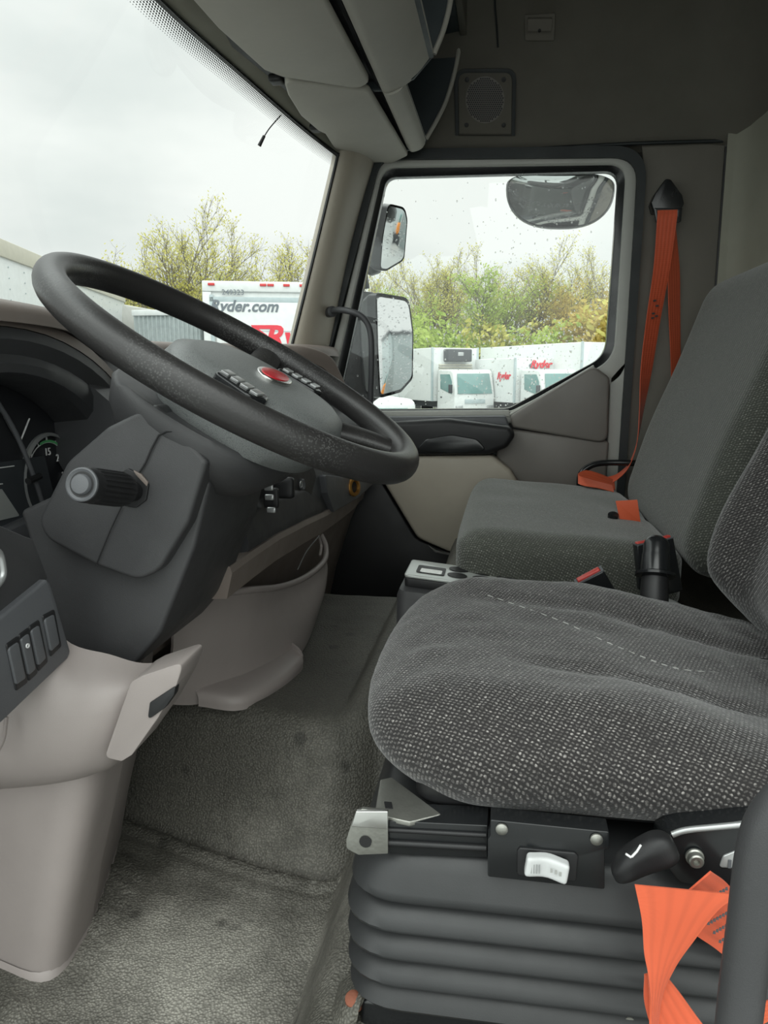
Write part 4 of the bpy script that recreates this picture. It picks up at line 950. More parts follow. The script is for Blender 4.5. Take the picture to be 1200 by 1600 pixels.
# ------------------------------------------------------------------ overhead: visors, shelf, speaker, hook
vs = empty('sun_visor', at(430, 60, Z=1.32), 'long grey folded sun visor above the windshield, nearer the camera', 'sun visor', 'sun visors')
def visor(poly, z, par, name='visor_panel', th=.016):
    return fin(prism_bm(px(poly, .012, Z=z, n=5), (0, 0, th)), name, M['visor'], par, bevel=.005)
visor([(170, -190), (420, -190), (508, 2), (577, 130, .03), (560, 140, .03), (440, 121, .03), (412, 110, .02), (340, 45), (298, -2)], 1.305, vs)
v2 = empty('sun_visor', at(540, 190, Z=1.32), 'shorter grey sun visor above the windshield, at the far pillar', 'sun visor', 'sun visors')
visor([(443, 127, .02), (576, 143, .02), (637, 244, .01), (600, 262), (533, 250, .02), (508, 210, .02), (497, 205), (470, 182), (450, 150)], 1.303, v2)
for a in ((432, 124), (494, 200)):
    o = vs if a[0] < 450 else v2
    fin(rbox_bm(at(*a, Z=1.318), (.014, .016, .008), .005, 5), 'visor_clip', M['black'], o)

sh = empty('overhead_shelf', (-.30, 1.3, 1.32), 'grey overhead storage shelf with two dark open bins above the windshield', 'shelf')
def lip(pts, y0, y1, mt, name, th=.010, bv=.004):
    """open profile in XZ thickened and run across the cab"""
    P = cr([V(a, 0, b) for a, b in pts], 5); O = []
    for i, p in enumerate(P):
        t = (P[min(i+1, len(P)-1)]-P[max(i-1, 0)]).normalized(); O.append(p+V(-t.z, 0, t.x)*th)
    lp = [V(p.x, y0, p.z) for p in P]+[V(p.x, y0, p.z) for p in O[::-1]]
    return fin(prism_bm(lp, (0, y1-y0, 0)), name, mt, sh, bevel=0, angle=50)
lip([(-.283, 1.318), (-.262, 1.316), (-.215, 1.340), (-.172, 1.385)], .36, 1.765, M['visor'], 'bin_front')
lip([(-.283, 1.318), (-.270, 1.310), (-.245, 1.318), (-.232, 1.338)], 1.765, 2.20, M['visor'], 'bin_front')
# end walls of the bins with rounded outlines
fin(prism_bm(xz([(-.283, 1.318), (-.215, 1.338), (-.172, 1.383, .03), (-.138, 1.49, .05), (-.128, 1.715), (-.45, 1.715), (-.45, 1.33)], 1.755), (0, .014, 0)), 'bin_wall', M['liner'], sh, bevel=.003)
tube('bin_edge', [V(-.172, 1.757, 1.383), V(-.152, 1.757, 1.43), V(-.138, 1.757, 1.49), V(-.130, 1.757, 1.60)], .006, M['visor'], sh, 8)
tube('bin_edge', [V(-.232, 2.185, 1.338), V(-.200, 2.185, 1.39), V(-.176, 2.185, 1.44), V(-.152, 2.185, 1.53), V(-.142, 2.185, 1.64)], .006, M['visor'], sh, 8)
fin(prism_bm(xz([(-.283, 1.313), (-.245, 1.318), (-.232, 1.336, .01), (-.180, 1.43, .05), (-.150, 1.53, .05), (-.140, 1.715), (-.45, 1.715), (-.45, 1.33)], 2.19), (0, .014, 0)), 'bin_wall', M['liner'], sh, bevel=.003)
for y0, y1, f in ((.36, 1.755, -.172), (1.769, 2.19, -.232)):
    fin(loft_bm([[V(f, y, 1.375 if f > -.2 else 1.335), V(-.33, y, 1.36), V(-.36, y, 1.56), V(-.13, y, 1.585)] for y in (y0, y1)], cap=False, closed=False), 'bin_liner', M['liner'], sh, angle=20)
fin(prism_bm(xz([(-.145, 1.575), (-.128, 1.575), (-.120, 1.72), (-.16, 1.72)], .36), (0, 1.84, 0)), 'bin_valance', M['head'], sh, bevel=.003)
fin(prism_bm(xz([(-.30, 1.335), (-.285, 1.318), (-.285, 1.40), (-.46, 1.40), (-.46, 1.335)], .36), (0, 1.86, 0)), 'shelf_floor', M['black'], sh)

# speaker in the side lining; plane tangent to the lining
def onlin(pxx, pyy):
    d = FW+RT*((pxx-600)/FPX)+UP*((800-pyy)/FPX); best = None
    for k in range(1, 4000):
        t = .9+k*.0006; p = EYE+d*t
        # lining section
        for (y0, z0), (y1, z1) in zip(cs, cs[1:]):
            if min(z0, z1) <= p.z <= max(z0, z1):
                yy = y0+(y1-y0)*(p.z-z0)/(z1-z0) if z1 != z0 else y0
                if p.y >= yy-.004: return p
    return EYE+d*2.2
spk = empty('ceiling_speaker', onlin(760, 160), 'square dark speaker cover in the side lining above the door', 'speaker')
ctr = onlin(758, 162)
e1 = (onlin(800, 162)-onlin(716, 162)); e2 = (onlin(758, 112)-onlin(758, 213)); e3 = e1.cross(e2).normalized()
if e3.y > 0: e3 = -e3
hw, hh = e1.length/2*1.03, e2.length/2; e1.normalize(); e2.normalize()
Q = lambda a, b, c=0: ctr+e1*a+e2*b+e3*c
fin(ring_bm(rp([(Q(a*hw*1.10, b*hh*1.06 if b > 0 else b*hh, .006), .03 if b > 0 else .002) for a, b in ((-1, -1), (1, -1), (1, 1), (-1, 1))], n=6), rp([(Q(a*hw*.97, b*hh*.94 if b > 0 else b*hh*.995, .006), .024 if b > 0 else .002) for a, b in ((-1, -1), (1, -1), (1, 1), (-1, 1))], n=6), -e3*.012), 'speaker_surround', M['seal'], spk, bevel=.002)
fin(prism_bm(rp([(Q(a*hw*.96, b*hh*.95, .006), .022 if b > 0 else .002) for a, b in ((-1, -1), (1, -1), (1, 1), (-1, 1))], n=6), -e3*.01), 'speaker_plate', M['head'], spk, bevel=.003)
fin(prism_bm([Q(hw*.70*cos(t), hh*.12+hh*.72*sin(t), .0075) for t in [2*pi*k/40 for k in range(40)]], -e3*.003), 'grille_disc', M['door_grey'], spk)
bm = bmesh.new()
for i in range(-9, 10):
    for j in range(-10, 11):
        a, b = (i+(j % 2)*.5)*hw*.075, j*hh*.065
        if (a/(hw*.66))**2+(b/(hh*.68))**2 < 1:
            prism_bm([Q(a+.0024*cos(t), hh*.12+b+.0024*sin(t), .0082) for t in [2*pi*k/6 for k in range(6)]], -e3*.001, bm)
tag(fin(bm, 'grille_hole', M['black'], spk, smooth=False), kind='stuff')
for a, b in ((-.68, -.66), (.68, -.66), (-.64, .74), (.66, .74)):
    p = Q(a*hw, b*hh, .0068); fin(lathe_bm(p, e3, [(0, .0062), (.001, .006), (.0015, .003)], 14), 'grille_screw', M['black'], spk)
hk = empty('coat_hook', onlin(843, 42), 'small grey recessed coat hook in the lining above the speaker', 'hook')
hc = onlin(843, 42); h1 = (onlin(866, 42)-onlin(820, 42)); h2 = (onlin(843, 22)-onlin(843, 64)); h3 = h1.cross(h2).normalized(); h3 = -h3 if h3.y > 0 else h3
a1, a2 = h1.length/2, h2.length/2; h1.normalize(); h2.normalize(); Q2 = lambda a, b, c=0: hc+h1*a*a1+h2*b*a2+h3*c
fin(prism_bm(rp([(Q2(-1, -1, .003), .003), (Q2(1, -1, .003), .003), (Q2(1.04, 1, .003), .003), (Q2(-1, .9, .003), .003)], n=3), -h3*.006), 'hook_plate', M['wall'], hk, bevel=.0015)
fin(prism_bm(rp([(Q2(-.8, -.15, .004), .003), (Q2(.8, -.15, .004), .003), (Q2(.86, .75, .004), .003), (Q2(-.8, .75, .004), .003)], n=3), h3*.012), 'hook_flap', M['wall'], hk, bevel=.004)
fin(lathe_bm(Q2(0, -.1, .014), h3, [(0, .004), (.004, .004), (.005, .001)], 12), 'hook_pin', M['black'], hk)
tube('lining_seam', [onlin(774, -40), onlin(774, 0), onlin(777, 40), onlin(778, 74)], .0022, M['seal'], hk, 6) if False else None
S(tube('trim_13', [onlin(772, -60), onlin(773, 0), onlin(776, 40), onlin(778, 74)], .0026, M['seal'], n=6))

# ------------------------------------------------------------------ the yard outside
GZ = -1.35
m, nt, b = newmat('wet_asphalt'); v = coords(nt)
nt.links.new(ramp(nt, noi(nt, v, .35, 5, .6), [(.3, (.20, .205, .20)), (.7, (.30, .305, .295))]), b.inputs['Base Color']); b.inputs['Roughness'].default_value = .45
M['asphalt'] = m
M['truck_white'] = plastic('truck_white_paint', (.60, .62, .61), .35, 40, .02, .05)
M['truck_grey'] = plastic('truck_grey_frame', (.36, .42, .43), .5, 40, .02, .08)
M['truck_glass'] = flat('truck_window_glass', (.16, .27, .26), .12)
M['truck_dark'] = flat('truck_dark_trim', (.05, .055, .06), .5)
M['truck_red'] = flat('red_lettering', (.62, .03, .05), .5)
M['truck_ink'] = flat('dark_grey_lettering', (.12, .14, .16), .5)
M['lamp_red'] = flat('marker_lamp_red', (.50, .03, .03), .3)
M['rail_beige'] = plastic('trailer_rail', (.48, .46, .38), .5, 40, .02, .05)
M['corr'] = plastic('corrugated_grey', (.33, .37, .37), .6, 40, .02, .1)
M['bark'] = plastic('tree_bark', (.17, .15, .125), .9, 20, .3, .15)
def leafmat(name, c1, c2):
    m, nt, b = newmat(name); v = coords(nt)
    nt.links.new(ramp(nt, noi(nt, v, 1.1, 4, .7), [(.35, c1), (.65, c2)]), b.inputs['Base Color']); b.inputs['Roughness'].default_value = .7
    b.inputs['Specular IOR Level'].default_value = .2
    tl = nt.nodes.new('ShaderNodeBsdfTranslucent'); nt.links.new(b.inputs['Base Color'].links[0].from_socket, tl.inputs[0])
    mx = nt.nodes.new('ShaderNodeMixShader'); mx.inputs[0].default_value = .45
    nt.links.new(b.outputs[0], mx.inputs[1]); nt.links.new(tl.outputs[0], mx.inputs[2]); nt.links.new(mx.outputs[0], nt.nodes['Material Output'].inputs[0]); return m
M['leaf_y'] = leafmat('yellow_green_leaves', (.48, .46, .10), (.66, .62, .22))
M['leaf_g'] = leafmat('spring_green_leaves', (.30, .42, .08), (.50, .58, .18))
M['leaf_o'] = leafmat('ochre_leaves', (.50, .36, .10), (.58, .50, .18))
S(tag(box('floor_outside', (-90, -40, GZ-.3), (90, 130, GZ), M['asphalt'])))

def truck(name, lab, loc, yaw, box_h=3.2, box_len=5.5, reefer=False, logo=None, cabtop=2.25, sidelogo=False, group=None):
    """cab faces local -Y, x across; loc is the middle of the front bumper on the ground"""
    t = empty(name, (0, 0, 0), lab, 'truck', group)
    Mx = Matrix.Translation(Vector(loc)) @ Matrix.Rotation(yaw, 4, 'Z')
    def pt_(o):
        o.data.transform(Mx); return o
    def P(nm, lo, hi, mt, par=t, bv=.03): return pt_(fin(box_bm(lo, hi), nm, M[mt], par, bevel=bv))
    side = [(-.02, .42), (-.05, 1.15), (.18, cabtop-.10), (.34, cabtop), (1.55, cabtop), (1.6, .42)]
    c = pt_(fin(prism_bm([V(-1.0, a, b_) for a, b_ in side], (2.0, 0, 0)), 'cab', M['truck_white'], t, bevel=.07))
    pt_(fin(prism_bm([V(-.86, -.065, 1.22), V(.86, -.065, 1.22), V(.80, .135, cabtop-.17), V(-.80, .135, cabtop-.17)], (0, -.012, 0)), 'windshield', M['truck_glass'], t, bevel=.003))
    for s_ in (-1, 1):
        pt_(fin(prism_bm([V(s_*1.003, .22, 1.20), V(s_*1.003, 1.25, 1.42), V(s_*1.003, 1.28, cabtop-.20), V(s_*1.003, .42, cabtop-.20), V(s_*1.003, .22, 1.75)], (s_*.012, 0, 0)), 'side_window', M['truck_glass'], t, bevel=.003))
        P('door_handle', (s_*1.0-.02, 1.12, 1.02), (s_*1.0+.03, 1.24, 1.08), 'truck_dark', bv=.005)
        P('mirror', (s_*1.18-.08, -.02, 1.25), (s_*1.18+.08, .08, 1.62), 'truck_dark', bv=.02)
        P('headlamp', (s_*.78-.16, -.10, .55), (s_*.78+.16, -.02, .72), 'silver', bv=.01)
        for yy in (.75, box_len+.6):
            pt_(fin(cyl_bm(V(s_*.95, yy, .42), V(s_*.70, yy, .42), .42, n=20), 'wheel', M['truck_dark'], t, bevel=.02))
    P('bumper', (-.98, -.16, .30), (.98, .06, .56), 'truck_white'); P('grille', (-.5, -.075, .80), (.5, -.02, .98), 'truck_grey', bv=.005)
    P('cargo_box', (-1.18, 1.75, .85), (1.18, 1.75+box_len, box_h), 'truck_white')
    P('corner_post', (-1.21, 1.72, .85), (-1.12, 1.80, box_h+.02), 'truck_grey', bv=.01); P('corner_post', (1.12, 1.72, .85), (1.21, 1.80, box_h+.02), 'truck_grey', bv=.01)
    P('chassis', (-.45, .9, .55), (.45, 1.75+box_len, .85), 'truck_dark', bv=.01)
    if reefer:
        P('refrigeration_unit', (-.62, 1.30, box_h-.62), (.62, 1.76, box_h-.06), 'truck_dark', bv=.06)
        P('unit_badge', (-.12, 1.285, box_h-.36), (.16, 1.30, box_h-.20), 'silver', bv=.005)
        for k in range(3): P('unit_slat', (-.85, 1.66, box_h-.78-.11*k), (.85, 1.76, box_h-.72-.11*k), 'rail_beige', bv=.01)
    R3 = Mx.to_3x3()
    if logo:
        pos = Mx @ V(logo[0], 1.71, logo[1])
        text('Ryder', M['truck_red'], t, pos, R3 @ V(1, 0, 0), (0, 0, 1), logo[2], 'red_lettering', .01, shear=.35, bold=.012)
        sw = [(-1.05, -.02), (-.75, .16), (-.55, .17), (-.85, .06), (-.9, -.10), (-.6, -.22), (-.15, -.22), (-.6, -.30), (-1.0, -.20)]
        pt_(fin(prism_bm([V(logo[0]+a*logo[2]*1.25, 1.74, logo[1]+b_*logo[2]*1.25) for a, b_ in sw], (0, -.02, 0)), 'swoosh_mark', M['truck_ink'], t))
    if sidelogo:
        pos = Mx @ V(-1.19, 2.6, box_h-.75)
        text('Ryder', M['truck_red'], t, pos, R3 @ V(0, -1, 0), (0, 0, 1), .42, 'red_lettering', .01, shear=.35, bold=.012)
    return t
def gpos(px_, depth): p = at(px_, 585, Y=depth); return V(p.x, p.y, GZ)
A30 = radians(33)
truck('box_truck', 'white refrigerated box truck with dark cooling unit above its cab', gpos(742, 34), A30, 3.22, 5.5, True)
truck('box_truck', 'white box truck with red lettering on its box, right of the refrigerated truck', gpos(880, 32.5), A30, 2.72, 6, False, (.10, 2.46, .44), sidelogo=True)
truck('box_truck', 'tall white box truck farthest right in the side window', gpos(990, 32), A30, 3.35, 8, False, (.35, 2.85, .42))
truck('box_truck', 'white truck half hidden behind the big door mirror', gpos(628, 38), A30, 2.6, 5, False, None)
wv2 = empty('white_van', gpos(600, 14), 'white van roof low behind the big door mirror', 'van')
def placed(nm, lo, hi, mt, par, Mx, bv=.04):
    o = fin(box_bm(lo, hi), nm, M[mt], None, bevel=bv); o.data.transform(Mx); par_loc = par.location.copy()
    o.data.transform(Matrix.Translation(-par_loc)); o.parent = par; return o
Mv = Matrix.Translation(gpos(600, 14)) @ Matrix.Rotation(radians(20), 4, 'Z')
placed('body', (-1.0, 0, .35), (.62, 4.6, 1.62), 'truck_white', wv2, Mv, .14); placed('window_band', (-.85, -.01, 1.05), (.45, .02, 1.45), 'truck_glass', wv2, Mv, .01)
for a, b_ in ((-.85, .8), (.45, .8), (-.85, 3.8), (.45, 3.8)):
    o = fin(cyl_bm(V(a-.12, b_, .33), V(a+.14, b_, .33), .33, n=18), 'wheel', M['truck_dark'], None, bevel=.02); o.data.transform(Matrix.Translation(-wv2.location) @ Mv); o.parent = wv2

# the truck seen from behind through the windshield
TZ = 2.55
a_ = at(315, 439, Z=TZ); b_ = at(470, 441.5, Z=TZ); ex = (b_-a_); ex.z = 0; ex.normalize(); ey = V(-ex.y, ex.x, 0)
if ey.y < 0: ey = -ey
rt = empty('parked_truck', V(a_.x, a_.y, GZ), 'white box truck seen from behind through the windshield, dark and red lettering on its door', 'truck')
Mr = Matrix((ex, ey, V(0, 0, 1))).transposed().to_4x4(); Mr.translation = V(a_.x, a_.y, 0)
Wd = 2.5
PR = lambda nm, lo, hi, mt, bv=.02: placed(nm, lo, hi, mt, rt, Mr, bv)
PR('cargo_box', (0, .05, GZ+1.1), (Wd, 7.5, TZ), 'truck_white'); PR('header_rail', (0, 0, TZ-.20), (Wd, .06, TZ+.01), 'truck_white')
PR('door_frame', (0, .01, GZ+1.0), (.18, .05, TZ-.2), 'truck_white'); PR('door_frame', (Wd-.18, .01, GZ+1.0), (Wd, .05, TZ-.2), 'truck_white')
PR('frame_inset', (.14, .0, GZ+1.0), (.22, .05, TZ-.26), 'truck_grey', .005); PR('frame_inset', (.14, .0, TZ-.40), (Wd-.14, .05, TZ-.30), 'truck_grey', .005)
PR('roller_door', (.26, -.005, GZ+1.05), (Wd-.26, .04, TZ-.40), 'truck_white', .005)
for k in range(4): PR('door_groove', (.26, -.010, TZ-.98-.5*k), (Wd-.26, -.004, TZ-.965-.5*k), 'truck_grey', 0)
PR('bumper', (.1, -.2, GZ+.45), (Wd-.1, 0, GZ+.62), 'truck_dark'); PR('chassis', (.6, 0, GZ+.6), (Wd-.6, 7.2, GZ+1.1), 'truck_dark')
for k in (0, 1):
    for yy in (1.2, 6.2):
        o = fin(cyl_bm(V(.1+k*(Wd-.5), yy, GZ+.48), V(.4+k*(Wd-.5), yy, GZ+.48), .48, n=20), 'wheel', M['truck_dark'], None, bevel=.02); o.data.transform(Matrix.Translation(-rt.location) @ Mr); o.parent = rt
for xx in (.12, 1.15, 1.30, 1.62, 1.95): PR('marker_lamp', (xx, -.03, TZ-.085), (xx+.13, .01, TZ-.035), 'lamp_red', .008)
def tpos(px_, py_, d=-.012):
    # point on the rear face plane
    dd = FW+RT*((px_-600)/FPX)+UP*((800-py_)/FPX); o3 = V(a_.x, a_.y, 0)+ey*d; t = (o3-EYE).dot(ey)/dd.dot(ey); return EYE+dd*t
text('249323', M['truck_ink'], rt, tpos(364, 457, -.004), ex, (0, 0, 1), .15, 'fleet_number', .003)
text('Ryder.com', M['truck_ink'], rt, tpos(381, 479), ex, (0, 0, 1), .31, 'dark_lettering', .004, shear=.3, bold=.008)
text('Ryder', M['truck_red'], rt, tpos(412, 528), ex, (0, 0, 1), .62, 'red_lettering', .004, shear=.3, bold=.02, align='LEFT')
o = fin(prism_bm([tpos(a, b2) for a, b2 in ((392, 508), (428, 508), (426, 514), (404, 514), (418, 524), (400, 522))], -ey*.006), 'red_emblem', M['truck_red'], rt)

# long trailer close by on the left
q1 = at(-120, 322, Z=TZ); q2 = at(150, 437, Z=TZ); ex2 = (q2-q1); ex2.z = 0; LT = 9.0; ex2.normalize(); ey2 = V(-ex2.y, ex2.x, 0)
if ey2.x > 0: ey2 = -ey2
tl_ = empty('semi_trailer', V(q1.x, q1.y, GZ), 'long white trailer with beige top rail beyond the left windshield', 'trailer')
Mt = Matrix((ex2, ey2, V(0, 0, 1))).transposed().to_4x4(); Mt.translation = V(q1.x, q1.y, 0)
PT = lambda nm, lo, hi, mt, bv=.01: placed(nm, lo, hi, mt, tl_, Mt, bv)
PT('cargo_box', (-4, 0, GZ+1.1), (LT, 2.5, TZ-.02), 'truck_white'); PT('top_rail', (-4, -.03, TZ-.24), (LT, .05, TZ), 'rail_beige'); PT('bottom_rail', (-4, -.03, GZ+1.0), (LT, .05, GZ+1.15), 'rail_beige')
bm = bmesh.new()
for k in range(21):
    for j in range(16):
        c_ = V(-3.7+k*.6, -.004, GZ+1.3+j*.15); cyl_bm(c_, c_+V(0, -.008, 0), .010, n=6, bm=bm)
o = fin(bm, 'rivet', M['truck_grey'], None, smooth=False); o.data.transform(Matrix.Translation(-tl_.location) @ Mt); o.parent = tl_; tag(o, kind='stuff')
for xx in (.0, 1.3):
    o = fin(cyl_bm(V(xx, .05, GZ+.5), V(xx, .35, GZ+.5), .5, n=20), 'wheel', M['truck_dark'], None, bevel=.02); o.data.transform(Matrix.Translation(-tl_.location) @ Mt); o.parent = tl_

# pale cab and corrugated container between them
cn = gpos(278, 16)
cn = cn+V(0, 0, 0)
ct = empty('shipping_container', cn, 'low grey corrugated container left of the lettered truck', 'container')
bm = bmesh.new(); n = 60; lw = []
for i in range(n+1):
    lw.append(V(-.95+1.5*i/n, .035*(1 if (i//2) % 2 else 0), 0))
lp = [cn+p+V(0, 0, .35) for p in lw]+[cn+V(.55, 2.2, .35), cn+V(-.95, 2.2, .35)]
fin(prism_bm(lp, (0, 0, 2.95)), 'corrugated_wall', M['corr'], ct, smooth=False)
fin(box_bm(cn+V(-.98, -.03, 3.30), cn+V(.58, 2.2, 3.42)), 'top_rail', M['truck_white'], ct, bevel=.01)
fin(box_bm(cn+V(-.9, 0, 0), cn+V(.5, 2.1, .36)), 'skid_base', M['truck_dark'], ct, bevel=.01)
cbp = gpos(172, 16.5)
cb = empty('parked_cab', cbp, 'pale grey truck cab with dark side window left of the container', 'truck')
fin(prism_bm([cbp+V(a, 0, b2) for a, b2 in ((-1.1, .5), (-1.1, 3.3), (-.8, 3.62), (.32, 3.62), (.50, 2.6), (.52, .5))], (0, 2, 0)), 'cab', M['frame_grey'], cb, bevel=.06)
fin(box_bm(cbp+V(-.35, -.02, 2.75), cbp+V(.28, .02, 3.22)), 'side_window', M['truck_glass'], cb, bevel=.02)
fin(box_bm(cbp+V(-.40, -.03, 3.20), cbp+V(.32, .02, 3.28)), 'window_visor', M['truck_dark'], cb, bevel=.01)
for xx in (-.6, .1): fin(cyl_bm(cbp+V(xx, -.05, .45), cbp+V(xx, .25, .45), .45, n=18), 'wheel', M['truck_dark'], cb, bevel=.02)

# things behind, seen in the door mirrors
gb = empty('warehouse', (36, 12.5, GZ), 'long grey warehouse wall showing in the big door mirror', 'building')
fin(box_bm((33, 6.9, GZ), (45, 16.0, 2.65)), 'wall', M['corr'], gb, bevel=.02); fin(box_bm((32.9, 6.8, 2.65), (45.1, 16.1, 2.80)), 'roof_edge', M['truck_dark'], gb, bevel=.02)
bt_ = empty('wheel_loader', (31.5, 6.3, GZ), 'small orange wheel loader showing in the big door mirror', 'loader')
M['orange'] = flat('orange_paint', (.75, .25, .03), .5)
fin(box_bm((31, 6.0, GZ+.6), (32.0, 6.6, GZ+1.35)), 'body', M['orange'], bt_, bevel=.1); fin(box_bm((31.2, 6.1, GZ+1.35), (31.9, 6.5, GZ+1.9)), 'cab', M['truck_glass'], bt_, bevel=.05)
for yy in (6.0, 6.6):
    for xx in (30.95, 31.8): fin(cyl_bm(V(xx, yy, GZ+.35), V(xx+.25, yy, GZ+.35), .35, n=16), 'wheel', M['truck_dark'], bt_, bevel=.03)

# trees: bare spring branches with young leaves
def tree_mesh(seed, H=10, spread=.55, leaves=14, lm='leaf_y', ls=.16, lo=.35):
    rnd = random.Random(seed); bm = bmesh.new(); bl = bmesh.new()
    def seg(a, b, r1, r2):
        d = (b-a).normalized(); u = d.orthogonal().normalized(); w_ = d.cross(u)
        A_ = [bm.verts.new(a+(u*cos(t)+w_*sin(t))*r1) for t in (0, 2.1, 4.2)]; B_ = [bm.verts.new(b+(u*cos(t)+w_*sin(t))*r2) for t in (0, 2.1, 4.2)]
        for i in range(3): bm.faces.new((A_[i], A_[(i+1) % 3], B_[(i+1) % 3], B_[i]))
    def leaf(p):
        n_ = V(rnd.gauss(0, 1), rnd.gauss(0, 1), rnd.gauss(0, 1)).normalized(); u = n_.orthogonal().normalized(); w_ = n_.cross(u); s = ls*rnd.uniform(.5, 1.2)
        bl.faces.new([bl.verts.new(p+u*s*a+w_*s*.6*b) for a, b in ((-1, 0), (0, -.8), (1, 0), (0, .8))])
    def grow(p, d, L, r, lev):
        n_ = 4; q = p
        for k in range(n_):
            d = (d+V(rnd.gauss(0, .12), rnd.gauss(0, .12), rnd.gauss(.03, .08))).normalized()
            q2 = q+d*L/n_; seg(q, q2, r*(1-.16*k), r*(1-.16*(k+1)))
            if lev < 4 and (lev > 0 or k >= 1):
                for _ in range(2 if lev < 3 else 2):
                    if rnd.random() < (.95 if lev < 2 else .75):
                        s = V(rnd.gauss(0, 1), rnd.gauss(0, 1), rnd.gauss(.1, .5)).normalized()
                        grow(q2, (d*(1-spread*.6)+s*spread).normalized(), L*rnd.uniform(.45, .66), r*.50, lev+1)
            q = q2
            if lev >= 3 and q.z > H*lo:
                for _ in range(leaves//4 if lev == 3 else max(1, leaves//3)): leaf(q+V(rnd.gauss(0, .16), rnd.gauss(0, .16), rnd.gauss(0, .14)))
    grow(V(0, 0, 0), V(0, 0, 1), H*.52, H*.014, 0)
    return fin(bm, 'trunk', M['bark'], None, angle=60), fin(bl, 'foliage', M[lm], None, smooth=False)
protos = []
for sd_, h_, sp_, lv_, lm_, ls_, lo_ in ((3, 10, .62, 4, 'leaf_y', .085, .45), (8, 9.5, .50, 5, 'leaf_g', .10, .4), (21, 10.5, .45, 3, 'leaf_y', .08, .55), (34, 9, .6, 6, 'leaf_o', .10, .35)):
    protos.append(tree_mesh(sd_, h_, sp_, lv_, lm_, ls_, lo_))
used = [False]*4
def place_tree(k, pos, s, rz, lab, grp=None):
    tr, fo = protos[k]
    if used[k]: tr, fo = tr.copy(), fo.copy(); col.objects.link(tr); col.objects.link(fo)
    used[k] = True
    r_ = empty('tree', pos, lab, 'tree', grp); r_.scale = (s, s, s); r_.rotation_euler = (0, 0, rz)
    tr.parent = r_; fo.parent = r_; return r_
def tree_at(k, px_, top, depth, rz, lab, grp):
    p = at(px_, 585, Y=depth); d_ = (p-EYE).length
    tz = at(px_, top, Y=depth).z
    return place_tree(k, V(p.x, p.y, GZ), (tz-GZ)/(9.6*(1.0)), rz, lab, grp)
ORD = ['first', 'second', 'third', 'fourth', 'fifth', 'sixth', 'seventh', 'eighth', 'ninth', 'tenth', 'eleventh', 'twelfth', 'thirteenth', 'fourteenth', 'fifteenth', 'sixteenth']
KIND = ['spreading tree with sparse yellow-green leaves', 'spring tree with fresh green leaves', 'tall thin tree of mostly bare grey branches', 'low tree with ochre young leaves']
def ordl(seq, k): return ORD[sorted(range(len(seq)), key=lambda i: seq[i][1]).index(k)]
WSEQ = ((0, 110, 372, 30), (0, 172, 368, 31), (1, 215, 400, 32), (2, 262, 378, 32), (2, 298, 385, 34), (0, 332, 385, 33), (1, 372, 392, 34), (0, 410, 402, 36), (2, 440, 398, 38), (1, 462, 418, 36), (3, 60, 395, 34))
for k, (i_, px_, top_, dep) in enumerate(WSEQ):
    tree_at(i_, px_, top_, dep, k*1.3, KIND[i_]+', '+ordl(WSEQ, k)+' from left in the windshield', 'trees ahead beyond the windshield')
SSEQ = ((1, 560, 430, 46), (2, 600, 428, 50), (1, 630, 440, 48), (2, 662, 432, 50), (2, 690, 432, 52), (2, 716, 440, 54), (1, 745, 405, 48), (1, 775, 420, 50), (2, 800, 432, 52), (2, 830, 425, 50), (2, 862, 428, 52), (3, 895, 440, 50), (1, 912, 410, 52), (3, 938, 430, 50), (3, 960, 450, 54), (2, 985, 430, 50))
for k, (i_, px_, top_, dep) in enumerate(SSEQ):
    tree_at(i_, px_, top_, dep, k*1.7+.5, KIND[i_]+', '+ordl(SSEQ, k)+' from left in the side window', 'trees outside the side window')
def shrub_mesh(seed, lm):
    rnd = random.Random(seed); bl = bmesh.new()
    for _ in range(2400):
        u, v_ = rnd.uniform(0, 2*pi), rnd.uniform(-.2, 1); r_ = rnd.uniform(.35, 1)**.6
        p = V(cos(u)*sqrt(max(0, 1-v_*v_))*2.6*r_, sin(u)*sqrt(max(0, 1-v_*v_))*1.6*r_, 1.0+v_*r_*3.6)
        p += V(noise.noise(p*1.1), noise.noise(p*1.1+V(9, 0, 0)), noise.noise(p*1.1+V(0, 9, 0)))*.9
        n_ = V(rnd.gauss(0, 1), rnd.gauss(0, 1), rnd.gauss(0, 1)).normalized(); a = n_.orthogonal().normalized(); w_ = n_.cross(a); s = rnd.uniform(.08, .20)
        bl.faces.new([bl.verts.new(p+a*s*x+w_*s*.7*y) for x, y in ((-1, 0), (0, -.8), (1, 0), (0, .8))])
    return fin(bl, 'foliage', M[lm], None, smooth=False)
sp3 = [shrub_mesh(1, 'leaf_g'), shrub_mesh(2, 'leaf_y'), shrub_mesh(5, 'leaf_o')]
su = [False]*3
